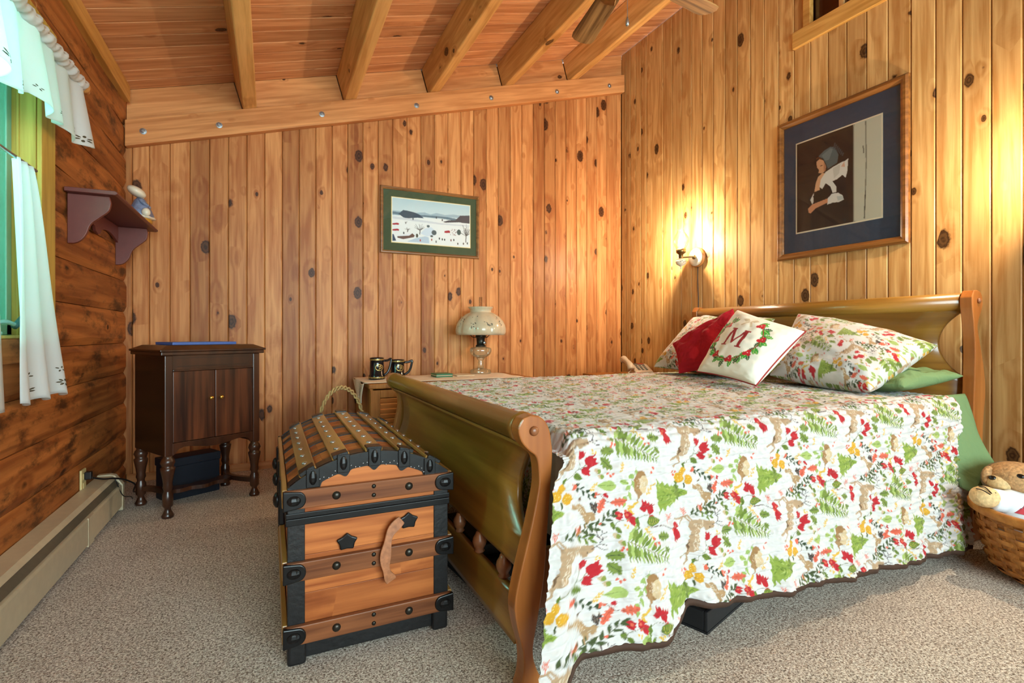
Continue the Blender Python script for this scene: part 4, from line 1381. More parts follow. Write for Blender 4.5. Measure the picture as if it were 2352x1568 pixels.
for i in range(4):
    for j in range(3):
        y_ = -0.075 + i * 0.03
        MB().box(0.02 + j * 0.035, 0.042 + j * 0.035, y_, y_ + 0.018, 0.0, 0.008, Mp @ Matrix.Translation((0, 0, 0.035 + (y_ + 0.11) * 0.33))).build('key', 'phone_dark', ph)
hs = spline([(-0.06, -0.11, 0.055), (-0.06, -0.09, 0.085), (-0.06, -0.03, 0.110), (-0.06, 0.05, 0.130), (-0.06, 0.10, 0.140), (-0.06, 0.125, 0.125)], 5)
MB().tube([Mp @ Vector(p) for p in hs], [0.024 + 0.008 * abs(math.cos(i / 25 * PI)) for i in range(len(hs))], 12).build('handset', 'phone_plastic', ph, smooth=True)
MB().tube(spline([Mp @ Vector(p) for p in ((-0.06, -0.11, 0.05), (-0.09, -0.13, 0.02), (-0.05, -0.14, 0.006), (0.0, -0.11, 0.01))], 6), 0.005, 8).build('cord', 'phone_plastic', ph, smooth=True)

# ================================================================== FLAT PRINT RASTER (cloth and picture prints)
class Canvas:
    def __init__(s, w, h, bg, wrap=False):
        s.w, s.h, s.wrap = w, h, wrap
        s.a = np.empty((h, w, 3))
        s.a[:] = srgb(*bg)[:3]

    def _poly(s, P, c):
        x0, x1 = int(max(0, math.floor(P[:, 0].min()))), int(min(s.w - 1, math.ceil(P[:, 0].max())))
        y0, y1 = int(max(0, math.floor(P[:, 1].min()))), int(min(s.h - 1, math.ceil(P[:, 1].max())))
        if x1 < x0 or y1 < y0: return
        X, Y = np.meshgrid(np.arange(x0, x1 + 1) + 0.5, np.arange(y0, y1 + 1) + 0.5)
        ins = np.zeros(X.shape, bool)
        n = len(P)
        for i in range(n):
            ax, ay = P[i]
            bx, by = P[(i + 1) % n]
            if ay == by: continue
            cnd = ((ay > Y) != (by > Y)) & (X < (bx - ax) * (Y - ay) / (by - ay) + ax)
            ins ^= cnd
        s.a[y0:y1 + 1, x0:x1 + 1][ins] = c

    def poly(s, pts, col):
        c = srgb(*col)[:3]
        P = np.array(pts, float)
        for dx in ((-s.w, 0, s.w) if s.wrap else (0,)):
            for dy in ((-s.h, 0, s.h) if s.wrap else (0,)):
                s._poly(P + (dx, dy), c)

    def ell(s, x, y, rx, ry, col, rot=0.0):
        a = np.linspace(0, 2 * PI, 20, endpoint=False)
        px, py = rx * np.cos(a), ry * np.sin(a)
        s.poly(np.c_[x + px * math.cos(rot) - py * math.sin(rot), y + px * math.sin(rot) + py * math.cos(rot)], col)

    def line(s, pts, w, col):
        for (x0, y0), (x1, y1) in zip(pts[:-1], pts[1:]):
            d = math.hypot(x1 - x0, y1 - y0) or 1
            nx, ny = -(y1 - y0) / d * w / 2, (x1 - x0) / d * w / 2
            s.poly([(x0 + nx, y0 + ny), (x1 + nx, y1 + ny), (x1 - nx, y1 - ny), (x0 - nx, y0 - ny)], col)

    def leaf(s, x, y, L, w, rot, col, rib=None):
        pts = [(t * L, math.sin(PI * t ** 0.8) * w / 2) for t in np.linspace(0, 1, 9)]
        pts += [(a, -b) for a, b in pts[::-1]]
        c, q = math.cos(rot), math.sin(rot)
        s.poly([(x + a * c - b * q, y + a * q + b * c) for a, b in pts], col)
        if rib:
            s.line([(x, y), (x + L * 0.9 * c, y + L * 0.9 * q)], 1.3, rib)

    def holly(s, x, y, L, w, rot, col, rib=None):
        pts = []
        n = 5
        for sd in (1, -1):
            seq = []
            for i in range(n * 2 + 1):
                t = i / (n * 2)
                env = math.sin(PI * t) ** 0.7 * w / 2
                seq.append((t * L, sd * env * (1.15 if i % 2 else 0.62)))
            pts += seq if sd > 0 else seq[::-1]
        c, q = math.cos(rot), math.sin(rot)
        s.poly([(x + a * c - b * q, y + a * q + b * c) for a, b in pts], col)
        if rib:
            s.line([(x + L * .08 * c, y + L * .08 * q), (x + L * 0.9 * c, y + L * 0.9 * q)], max(1.2, w * .07), rib)

    def sample(s, x, y):
        """bilinear, x and y in canvas px"""
        x, y = np.asarray(x) - 0.5, np.asarray(y) - 0.5
        xi, yi = np.floor(x).astype(int), np.floor(y).astype(int)
        fx, fy = (x - xi)[..., None], (y - yi)[..., None]
        if s.wrap:
            g = lambda i, j: s.a[np.mod(j, s.h), np.mod(i, s.w)]
        else:
            g = lambda i, j: s.a[np.clip(j, 0, s.h - 1), np.clip(i, 0, s.w - 1)]
        return (g(xi, yi) * (1 - fx) + g(xi + 1, yi) * fx) * (1 - fy) + (g(xi, yi + 1) * (1 - fx) + g(xi + 1, yi + 1) * fx) * fy


def np_mesh(name, V, F, C=None):
    """V (n,3), F (m,4), C (n,3) linear colours -> mesh with colour attribute Col."""
    me = bpy.data.meshes.new(name)
    me.vertices.add(len(V))
    me.vertices.foreach_set('co', np.ascontiguousarray(V, np.float32).ravel())
    m = len(F)
    me.loops.add(m * 4)
    me.loops.foreach_set('vertex_index', np.ascontiguousarray(F, np.int32).ravel())
    me.polygons.add(m)
    me.polygons.foreach_set('loop_start', np.arange(0, m * 4, 4, dtype=np.int32))
    me.update(calc_edges=True)
    if C is not None:
        at = me.color_attributes.new('Col', 'FLOAT_COLOR', 'POINT')
        at.data.foreach_set('color', np.c_[C, np.ones(len(C))].astype(np.float32).ravel())
    return me


def grid_faces(nu, nv, flip=False, base=0):
    j, i = np.meshgrid(np.arange(nv - 1), np.arange(nu - 1), indexing='ij')
    a = (j * nu + i).ravel() + base
    F = np.c_[a, a + 1, a + 1 + nu, a + nu]
    return F[:, ::-1] if flip else F


def smooth_noise(shape, cells, seed):
    r = np.random.default_rng(seed)
    g = r.standard_normal((cells[0] + 3, cells[1] + 3))
    y = np.linspace(0, cells[0], shape[0])
    x = np.linspace(0, cells[1], shape[1])
    yi, xi = y.astype(int), x.astype(int)
    fy, fx = (y - yi)[:, None], (x - xi)[None, :]
    fy, fx = fy * fy * (3 - 2 * fy), fx * fx * (3 - 2 * fx)
    G = lambda a, b: g[np.ix_(yi + a, xi + b)]
    return (G(0, 0) * (1 - fx) + G(0, 1) * fx) * (1 - fy) + (G(1, 0) * (1 - fx) + G(1, 1) * fx) * fy


# ---- woodland print repeat, 437 x 288 mm, drawn with the headboard to the right
TW, THh = 437, 288
tile = Canvas(TW, THh, (232, 229, 227), wrap=True)


def q(zx, zy):
    # zoomed image pixels to millimetres on the cloth, through the camera projection
    den = 0.8771 - 8.5015e-5 * zx
    a = 1180 * (0.48439 + 1.79771e-4 * zx) / den - 660
    b = (132.45 + 0.234657 * zy) / den - 262 - 0.055 * a
    return (a, b)


TAN, TANL, RED, OR, YEL = (192, 160, 126), (238, 220, 196), (196, 34, 46), (232, 110, 84), (226, 170, 44)
OLV, GRN, LGT, DKG, BRN = (128, 148, 66), (112, 134, 50), (176, 196, 112), (74, 88, 50), (120, 92, 66)


def sprig(p0, p1, n, L, w, col, stem=DKG):
    (x0, y0), (x1, y1) = q(*p0), q(*p1)
    tile.line([(x0, y0), (x1, y1)], 1.6, stem)
    r = math.atan2(y1 - y0, x1 - x0)
    for i in range(n):
        t = (i + 0.5) / n
        sd = 1 if i % 2 else -1
        tile.leaf(x0 + (x1 - x0) * t, y0 + (y1 - y0) * t, L, w, r + sd * 0.75, col)
    tile.leaf(x1, y1, L, w, r, col)


def tulip(zx, zy, r, rot):
    x, y = q(zx, zy)
    r /= 2.9
    pts = [(-r, 0), (-0.75 * r, -0.7 * r), (0.0, -0.85 * r), (0.75 * r, -0.75 * r), (1.15 * r, -0.7 * r), (0.75 * r, -0.3 * r), (1.2 * r, 0), (0.75 * r, 0.3 * r), (1.15 * r, 0.7 * r), (0.6 * r, 0.8 * r), (-0.2 * r, 0.8 * r), (-0.8 * r, 0.5 * r)]
    c, s = math.cos(rot), math.sin(rot)
    tile.poly([(x + a * c - b * s, y + a * s + b * c) for a, b in pts], RED)


def berries(*zs):
    for zx, zy in zs:
        tile.ell(*q(zx, zy), 4.2, 4.2, OR)


# fir tree pointing right
def fir(zx, zy, L, H):
    x0, y0 = q(zx, zy)
    n = 6
    up, dn = [], []
    for i in range(n):
        t = i / n
        h = H / 2 * (1 - t)
        up += [(x0 + L * t, y0 - h), (x0 + L * (t + 0.10), y0 - h * 0.62)]
        dn += [(x0 + L * t, y0 + h), (x0 + L * (t + 0.10), y0 + h * 0.62)]
    tile.poly([(x0 - 2, y0)] + up + [(x0 + L, y0)] + dn[::-1], (150, 172, 74))
    r = random.Random(int(zx))
    for i in range(46):
        t = r.random() * 0.85
        h = H / 2 * (1 - t) * 0.75
        yy = y0 + r.uniform(-h, h)
        sg = 1 if yy > y0 else -1
        tile.line([(x0 + L * t, yy), (x0 + L * t + 9, yy - sg * 6)], 2.2, r.choice([(104, 128, 44), (120, 146, 56), (190, 204, 120)]))


fir(1205, 1130, 122, 108)
# leaping deer
for P, c in (([(300, 512), (340, 505), (430, 500), (520, 520), (575, 535), (590, 560), (570, 590), (525, 602), (478, 628), (460, 585), (415, 595), (398, 650), (392, 720), (360, 820), (310, 842), (262, 838), (225, 880), (215, 850), (240, 780), (285, 690), (300, 620), (292, 560)], TAN),):
    tile.poly([q(*p) for p in P], c)
tile.line([q(310, 520), q(250, 452), q(180, 470), q(108, 455)], 5, TAN)
tile.line([q(340, 510), q(285, 445), q(250, 450)], 6, TAN)
tile.line([q(250, 460), q(185, 500), q(170, 530)], 4, TAN)
tile.line([q(235, 830), q(205, 850), q(132, 880)], 5, TAN)
tile.line([q(255, 835), q(235, 900), q(165, 955)], 6, TAN)
tile.poly([q(*p) for p in ((235, 840), (250, 760), (285, 720), (270, 790))], BRN)
r_ = random.Random(2)
for i in range(70):
    t = r_.random()
    zx, zy = 325 + 60 * r_.random() + 30 * (1 - t), 540 + 280 * t
    zx -= 40 * max(0, t - 0.5)
    tile.ell(*q(zx, zy), 1.4, 1.9, TANL)
for k in range(3):
    tile.line([q(418 + k * 16, 508), q(415 + k * 16, 585)], 1.5, TANL)
tile.ell(*q(520, 590), 1.8, 1.8, (50, 36, 28))
tile.leaf(*q(560, 545), 8, 4, -0.9, TAN)
ANT = (84, 66, 70)
for L_ in ([(560, 570), (620, 545), (650, 500), (640, 450), (690, 430)], [(630, 540), (690, 560)], [(645, 500), (600, 450), (605, 380)], [(622, 470), (600, 430)], [(648, 480), (690, 480)], [(642, 450), (650, 410)], [(600, 553), (650, 590), (690, 592)]):
    tile.line([q(*p) for p in L_], 2.0, ANT)
# tulip sprays
STM = (126, 130, 90)
tile.line([q(310, 935), q(400, 850), q(470, 815), q(530, 770)], 1.8, STM)
tile.line([q(440, 820), q(455, 740), q(475, 700)], 1.8, STM)
tile.line([q(450, 815), q(510, 845)], 1.8, STM)
for zx, zy, r, ro in ((482, 690, 36, -1.0), (575, 755, 56, -0.3), (520, 842, 42, 0.2), (1340, 480, 42, 0.9), (1352, 565, 48, 1.3), (795, 295, 40, 0.4), (885, 305, 40, 0.5), (930, 360, 42, 0.6), (1052, 1212, 45, -1.1), (1110, 1240, 45, -1.2), (1122, 1345, 45, 1.0)):
    tulip(zx, zy, r, ro)
for (zx, zy, L, w, ro) in ((385, 870, 38, 19, 0.45), (310, 900, 22, 11, 1.9), (735, 340, 26, 12, 1.4), (760, 400, 26, 14, 0.8), (985, 1300, 36, 15, 1.8), (960, 1420, 34, 14, 2.3)):
    tile.leaf(*q(zx, zy), L, w, ro, GRN, DKG)
tile.line([q(745, 395), q(800, 350), q(900, 330)], 1.5, STM)
tile.line([q(990, 1330), q(1040, 1290), q(1110, 1300), q(1125, 1340)], 1.5, STM)
tile.line([q(1060, 430), q(1110, 455), q(1220, 450), q(1310, 500)], 1.6, (90, 66, 60))
tile.leaf(*q(1055, 400), 56, 28, 0.0, GRN, DKG)
for k in range(5):
    x, y = q(1075 + k * 22, 398)
    tile.line([(x, y), (x + 6, y - 7)], 1.2, (208, 190, 90))
    tile.line([(x, y), (x + 6, y + 7)], 1.2, (208, 190, 90))
# fern
(fx0, fy0), (fx1, fy1) = q(850, 535), q(1250, 770)
tile.line([(fx0, fy0), (fx1, fy1)], 2, (150, 140, 90))
fr = math.atan2(fy1 - fy0, fx1 - fx0)
for i in range(13):
    t = i / 13
    L_ = 48 * (1 - t) ** 0.7 + 10
    xx, yy = fx0 + (fx1 - fx0) * t, fy0 + (fy1 - fy0) * t
    tile.leaf(xx, yy, L_, 12 * (1 - t) + 4, fr - 1.25 + 0.35 * t, (LGT, OLV, GRN)[i % 3])
    tile.leaf(xx, yy, L_, 11 * (1 - t) + 4, fr + 1.05 - 0.2 * t, (OLV, LGT, GRN)[i % 3])
for zx, zy, L, w, ro in ((670, 660, 52, 32, 0.05), (670, 720, 52, 32, 0.75), (1160, 545, 44, 28, 0.15), (1205, 640, 30, 18, 0.8), (180, 1110, 60, 22, 1.5)):
    tile.holly(*q(zx, zy), L, w, ro, OLV, DKG)
sprig((310, 445), (540, 350), 8, 22, 8, DKG)
sprig((400, 400), (545, 480), 5, 20, 8, GRN)
sprig((390, 970), (580, 1090), 7, 17, 8, (54, 72, 44))
sprig((490, 1480), (740, 1270), 10, 24, 9, DKG)
sprig((1030, 830), (880, 1140), 6, 26, 13, (160, 186, 104), (140, 160, 100))
tile.leaf(*q(810, 1000), 64, 30, PI + 0.1, LGT, GRN)
tile.leaf(*q(850, 960), 30, 16, 0.3, LGT, GRN)
# yellow flowers
for zx, zy, rx, ry, ro in ((275, 1005, 13, 11, -0.8), (225, 1080, 17, 15, 0.2), (335, 1100, 17, 15, 0.6)):
    tile.ell(*q(zx, zy), rx, ry, YEL, ro)
    for k in range(6):
        a = k * 1.05
        tile.ell(q(zx, zy)[0] + 8 * math.cos(a), q(zx, zy)[1] + 7 * math.sin(a), 1.2, 1.2, (246, 226, 150))
tile.leaf(*q(285, 1130), 20, 8, 1.6, DKG)
# fawn
tile.poly([q(*p) for p in ((375, 1150), (410, 1165), (450, 1148), (490, 1185), (520, 1240), (570, 1240), (598, 1262), (590, 1310), (560, 1330), (545, 1310), (535, 1380), (525, 1320), (512, 1400), (505, 1330), (470, 1260), (440, 1210), (400, 1210), (382, 1200))], (188, 152, 110))
for i in range(26):
    t = r_.random()
    tile.ell(*q(430 + 110 * t + r_.uniform(-14, 14), 1175 + 130 * t + r_.uniform(-14, 14)), 1.3, 1.7, TANL)
tile.leaf(*q(450, 1130), 14, 7, -0.9, (126, 100, 80))
# bird with long yellow tail
tile.ell(*q(1040, 985), 22, 36, (170, 128, 82), 0.35)
tile.ell(*q(1075, 1000), 15, 26, (226, 200, 160), 0.3)
tile.poly([q(*p) for p in ((985, 1020), (1035, 1060), (1010, 1150), (995, 1180), (1000, 1110))], (180, 140, 96))
for i in range(30):
    t = r_.random()
    tile.line([q(1000 + 80 * t, 930 + 110 * r_.random()), q(1010 + 80 * t, 940 + 110 * r_.random())], 0.9, TANL)
for k in range(4):
    tile.line([q(1005, 1165), q(960 - 25 * k, 1200 + 10 * k), q(890 + 18 * k, 1200 + 26 * k)], 4.5, (228, 184, 74))
# oak leaves, dark feathers
for zx, zy, L, w, ro in ((740, 1165, 54, 26, 0.0), (690, 1120, 44, 26, 2.2), (380, 1015, 18, 20, -0.6)):
    tile.holly(*q(zx, zy), L, w, ro, OR, (190, 80, 60))
tile.holly(*q(720, 1110), 20, 14, 3.9, RED)
for zx, zy, ro in ((555, 1140, 1.2), (605, 1140, 1.75)):
    tile.leaf(*q(zx, zy), 34, 12, ro, (70, 58, 54), (160, 140, 120))
tile.line([q(640, 1060), q(700, 1150), q(760, 1165)], 1.4, (110, 60, 60))
# acorns, coral twigs, wheat, berries
for zx, zy in ((760, 480), (800, 545), (630, 850), (665, 905)):
    tile.ell(*q(zx, zy), 10, 7, (212, 186, 150), 0.6)
    tile.ell(*q(zx + 14, zy + 4), 6, 7, (140, 156, 70), 0.6)
for zx, zy in ((1285, 375), (240, 380), (440, 1390)):
    for k in range(4):
        x, y = q(zx, zy + k * 16)
        tile.line([(x, y), (x + 9, y - 7)], 2, OR)
        tile.line([(x, y), (x - 9, y - 7)], 2, OR)
    tile.line([q(zx, zy), q(zx - 8, zy + 70)], 1.8, OR)
for p0, p1 in (((1035, 450), (1110, 540)), ((850, 880), (885, 800)), ((560, 1050), (615, 980)), ((1080, 1110), (1170, 1010))):
    sprig(p0, p1, 6, 9, 5, (234, 190, 84), (234, 190, 84))
berries((112, 540), (90, 575), (800, 590), (790, 615), (828, 602), (1120, 560), (1125, 610), (1162, 605), (150, 1010), (190, 1010), (165, 1045), (735, 880), (760, 905), (788, 888), (805, 1285), (875, 1282), (880, 1335), (1190, 850), (1155, 890), (610, 1065), (632, 1078), (608, 1092), (870, 262), (640, 350))
for zx, zy in ((600, 645), (628, 668), (596, 672), (850, 390), (880, 400), (870, 415), (1060, 1430), (1080, 1410)):
    tile.ell(*q(zx, zy), 3.4, 3.4, (236, 196, 90))
tile.a *= 0.70


# ================================================================== BED
BY0, BY1 = 1.285, 3.09
bed = thing('sleigh_bed', 'honey maple sleigh bed with curved footboard and headboard', 'bed', (1.9, (BY0 + BY1) / 2, 0))
PT = 0.05
fR = [(.668, .772), (.700, .764), (.724, .735), (.734, .690), (.737, .646), (.731, .559), (.721, .435), (.710, .300), (.690, .192), (.674, .105), (.688, .045), (.715, .0)]
fL = [(.630, .0), (.644, .045), (.643, .106), (.624, .184), (.617, .246), (.633, .328), (.665, .444), (.690, .552), (.693, .601), (.685, .650), (.661, .672), (.637, .700), (.628, .735), (.642, .764)]
fpoly = spline(fR, 4) + spline(fL, 4)
fpan = [(.105, .650), (.17, .652), (.24, .660), (.31, .672), (.44, .693), (.52, .706), (.6, .712), (.65, .706), (.69, .688), (.73, .675)]


def panel(z0, z1, prof, ya, yb, ha, th, nz=28, ny=12, edge=None):
    """Curved panel between the posts; edge(z) is how far its ends stand off the posts."""
    mb = MB()

    def f(u, v):
        z = z0 + (z1 - z0) * v
        e = edge(z) if edge else 0
        y = (ya + e) + (yb - ya - 2 * e) * u
        return (interp(z, prof), y, z)
    return mb.grid(f, ny, nz)


def hole(z0, z1, d):
    return lambda z: d * math.sin(PI * min(1, max(0, (z - z0) / (z1 - z0)))) ** 0.75 if z0 < z < z1 else 0.0


fb = panel(.308, .735, fpan, BY0 + PT, BY1 - PT, 0, 0.02, 44, 10, hole(.395, .668, .105)).build('footboard', 'bed_maple', bed, smooth=True, solid=0.022)
panel(.105, .238, fpan, BY0 + PT, BY1 - PT, 0, 0.02, 8, 10).build('lower_panel', 'bed_maple', fb, smooth=True, solid=0.024)
for y0 in (BY0, BY1 - PT):
    MB().prism(fpoly, lambda a, b, w: (a, w, b), y0, y0 + PT).build('foot_post', 'bed_post', fb, bevel=0.004)
    yk, sg = (BY0, 1) if y0 == BY0 else (BY1, -1)
    MB().lathe([(0.013, 0), (0.014, 0.004), (0.010, 0.009), (0.003, 0.011)], (0.676, yk, 0.727), 16, M=Matrix.Rotation(sg * PI / 2, 4, 'X')).build('post_button', 'knob_dark', fb, smooth=True)
My = Matrix.Rotation(-PI / 2, 4, 'X')
ln = BY1 - BY0 - 2 * PT
MB().lathe([(0.043, 0.0), (0.046, 0.004), (0.046, 0.030), (0.041, 0.036), (0.040, ln / 2), (0.041, ln - 0.036), (0.046, ln - 0.030), (0.046, ln - 0.004), (0.043, ln)], (0.672, BY0 + PT, 0.727), 28, M=My).build('top_roll', 'bed_maple', fb, smooth=True)
MB().box(0.668, 0.690, BY0 + PT, BY1 - PT, 0.668, 0.680).build('molding', 'bed_maple', fb, bevel=0.003)
n = 8
for i in range(n):
    yy = BY0 + PT + 0.13 + i * (ln - 0.26) / (n - 1)
    MB().lathe([(0.012, 0.236), (0.019, 0.244), (0.014, 0.250), (0.022, 0.264), (0.025, 0.276), (0.022, 0.290), (0.014, 0.302), (0.012, 0.310)], (0.664, yy, 0), 14).build('ball_spindle', 'knob_dark', fb, smooth=True)

hR = [(3.075, 1.214), (3.115, 1.214), (3.145, 1.195), (3.155, 1.160), (3.145, 1.120), (3.118, 1.075), (3.108, 1.030), (3.131, .953), (3.168, .825), (3.180, .717), (3.168, .632), (3.155, .5), (3.155, .25), (3.16, 0.0)]
hL = [(3.065, .0), (3.065, .25), (3.065, .45), (3.068, .62), (3.076, .765), (3.082, .93), (3.068, 1.06), (3.055, 1.13), (3.052, 1.18)]
hpoly = spline(hR, 4) + spline(hL, 4)
hpan = [(.35, 3.105), (.75, 3.11), (.95, 3.106), (1.06, 3.095), (1.17, 3.10)]
hb = panel(.42, 1.175, hpan, BY0 + PT, BY1 - PT, 0, 0.02, 50, 10, hole(.79, 1.112, .108)).build('headboard', 'bed_maple', bed, smooth=True, solid=0.022)
for y0 in (BY0 - 0.005, BY1 - PT):
    MB().prism(hpoly, lambda a, b, w: (a, w, b), y0, y0 + PT).build('head_post', 'bed_post', hb, bevel=0.004)
    yk, sg = (BY0 - 0.005, 1) if y0 < 2 else (BY1, -1)
    MB().lathe([(0.013, 0), (0.014, 0.004), (0.010, 0.009), (0.003, 0.011)], (3.112, yk, 1.165), 16, M=Matrix.Rotation(sg * PI / 2, 4, 'X')).build('post_button', 'knob_dark', hb, smooth=True)
MB().lathe([(0.046, 0.0), (0.046, ln)], (3.104, BY0 + PT, 1.160), 28, M=My).build('top_roll', 'bed_maple', hb, smooth=True)
for y0 in (BY0 + 0.03, BY1 - 0.055):
    MB().box(0.69, 3.09, y0, y0 + 0.025, 0.20, 0.37).build('side_rail', 'bed_post', bed, bevel=0.003)
mt = MB().box(0.775, 3.06, 1.345, 3.03, 0.36, 0.690).build('mattress', 'mattress_ticking', bevel=0.05, seg=4)
tag(mt, 'mattress on the sleigh bed, hidden under the quilt', 'mattress')

# ---- quilt
QX0, QX1 = 0.712, 2.862
NX = 700
xs = np.linspace(QX0, QX1, NX)
t_side = np.linspace(0, 1, 205)
t_round = np.linspace(0, 0.11, 30)[1:]
top_len = 3.02 - 1.305
t_top = np.linspace(0, top_len, 240)[1:]
t_far = np.linspace(0, 0.36, 22)[1:]
hemz = np.interp(xs, [.70, .765, .80, .90, 1.0, 1.06, 1.15, 1.22, 1.30, 1.39, 1.72, 2.25, 2.86], [.03, .035, .150, .140, .125, .135, .195, .180, .170, .162, .140, .10, .065])
kern = np.ones(9) / 9
hemz = np.convolve(np.pad(hemz, 4, 'edge'), kern, 'valid')
ZE = 0.640
hemY = np.interp(xs, [.74, .80, .88, 1.0, 1.12, 1.25, 1.40, 1.55, 1.72, 1.9, 2.1, 2.3, 2.5, 2.7, 2.86], [1.115, 1.13, 1.155, 1.105, 1.165, 1.130, 1.155, 1.12, 1.16, 1.135, 1.175, 1.155, 1.185, 1.165, 1.19])
kern = np.ones(41) / 41
hemY = np.convolve(np.pad(hemY, 20, 'edge'), kern, 'valid')
Y0e = 1.243
V, T = [], []
XX = []
# side, from hem (w=1) to edge (w=0)
W = t_side[::-1][:, None]
tt = W * (ZE - hemz)[None, :]
qn = tt / 0.58
Ys = Y0e + (hemY[None, :] - Y0e) * np.clip(qn, 0, 1.1) ** 1.15
Ys += 0.007 * np.sin(xs[None, :] * 38 + 2.0 * qn) * qn + 0.004 * np.sin(xs[None, :] * 71 + 1) * qn
Zs = ZE - tt
Xs = xs[None, :] - 0.125 * np.clip(qn, 0, 1.1) ** 1.4 * np.clip((0.90 - xs[None, :]) / 0.15, 0, 1)
Xs = Xs - 0.03 * qn * np.clip((xs[None, :] - 2.3) / 0.5, 0, 1)
side = np.stack([Xs, Ys, Zs], -1)
nrm_s = np.zeros_like(side)
nrm_s[..., 1] = -1
# rounded shoulder
a = (t_round / 0.11 * PI / 2)[:, None]
R_ = 0.068
dip = 0.055 * np.clip((0.815 - xs) / 0.07, 0, 1)[None, :] ** 2
rd = np.stack([np.broadcast_to(xs, (len(a), NX)), Y0e + R_ * (1 - np.cos(a)) + 0 * xs[None, :], ZE + R_ * np.sin(a) - dip * np.sin(a)], -1)
nrm_r = np.stack([0 * a + 0 * xs[None, :], -np.cos(a) + 0 * xs[None, :], np.sin(a) + 0 * xs[None, :]], -1)
tp_ = t_top[:, None]
zt = ZE + R_ + 0.006 * np.sin(xs[None, :] * 3.1) * np.sin(tp_ * 2.2) + 0.008 * np.exp(-((xs[None, :] - 2.45) / 0.25) ** 2) - dip
top = np.stack([np.broadcast_to(xs, (len(t_top), NX)), Y0e + R_ + tp_ + 0 * xs[None, :], zt], -1)
nrm_t = np.zeros_like(top)
nrm_t[..., 2] = 1
fr_ = np.stack([np.broadcast_to(xs, (len(t_far), NX)), Y0e + R_ + top_len + 0.09 * np.clip(t_far / 0.12, 0, 1)[:, None] ** 0.5 + 0 * xs[None, :], ZE + R_ - 0.9 * t_far[:, None] ** 1.0 * np.clip(t_far / 0.1, 0, 1)[:, None] - dip], -1)
nrm_f = np.zeros_like(fr_)
nrm_f[..., 1] = 1
P = np.concatenate([side, rd, top, fr_], 0)
# the foot end of the top is drawn in behind the footboard; the side hangs past the post
pull = np.clip((0.80 - xs) / 0.088, 0, 1) * 0.036
rowf = np.concatenate([np.clip(1 - t_side[::-1] / 0.10, 0, 1), np.ones(nr_top := len(t_round) + len(t_top) + len(t_far))])
P[..., 0] += rowf[:, None] * pull[None, :]
NRM = np.concatenate([nrm_s, nrm_r, nrm_t, nrm_f], 0)
Tm = np.concatenate([tt, np.broadcast_to(-t_round[:, None], (len(t_round), NX)), np.broadcast_to(-0.11 - tp_, (len(t_top), NX)), np.broadcast_to(-0.11 - top_len - t_far[:, None], (len(t_far), NX))], 0)
nr = P.shape[0]
wob = smooth_noise((nr, NX), (40, 26), 5) * 0.006
ql = np.abs(np.sin(PI * (Tm + wob) / 0.0265)) ** 0.55
pk = smooth_noise((nr, NX), (170, 210), 9)
puff = 0.0065 * ql + 0.0022 * pk * ql + 0.0022 * smooth_noise((nr, NX), (60, 60), 21)
puff *= np.concatenate([np.full(len(t_side), 1.0), np.full(len(t_round), 0.9), np.full(len(t_top), 0.75), np.full(len(t_far), 0.7)])[:, None]
P = P + NRM * puff[..., None]
C = tile.sample((np.broadcast_to(xs, (nr, NX)) - 0.660) * 1000, Tm * 1000 + 95)
ve = P.reshape(-1, 3)
qc = Vector((1.8, 2.15, 0.03))
me = np_mesh('quilt', ve - np.array(qc), grid_faces(NX, nr), C.reshape(-1, 3))
qt = link('quilt', me, 'quilt_print', None, qc, smooth=True)
tag(qt, 'white quilt printed with deer, firs, tulips and leaves spread over the bed', 'quilt')
hem = side[0] + np.array([0, -0.002, 0.002])
bnd = np.concatenate([hem[None], (hem + np.array([0, -0.006, -0.004]))[None], (hem + np.array([0, -0.004, -0.020]))[None], (hem + np.array([0, 0.006, -0.018]))[None], (hem + np.array([0, 0.006, 0.0]))[None]], 0)[:, ::4]
sel = bnd[0, :, 0] > 0.735
me = np_mesh('binding', bnd.reshape(-1, 3), grid_faces(bnd.shape[1], 5))
link('binding', me, 'binding_brown', qt, smooth=True)
# foot end of the quilt, tucked down between mattress and footboard
fy, fz_ = np.meshgrid(np.linspace(1.346, 3.03, 320), np.linspace(0.69, 0.26, 130))
fxx = 0.752 + 0.012 * np.sin(fy * 17 + fz_ * 3) - 0.02 * (0.69 - fz_) + 0.004 * np.abs(np.sin(PI * fz_ / 0.0265)) ** 0.55 * -1
Cf = tile.sample((0.09 - 0.69 + fz_) * 1000, fy * -1000 + 1243 + 28)
me = np_mesh('foot_drop', np.stack([fxx, fy, fz_], -1).reshape(-1, 3), grid_faces(320, 130), Cf.reshape(-1, 3))
link('foot_drop', me, 'quilt_print', qt, smooth=True)

# ---- pillows and cushions
CAM = Vector((0, 0, 1))


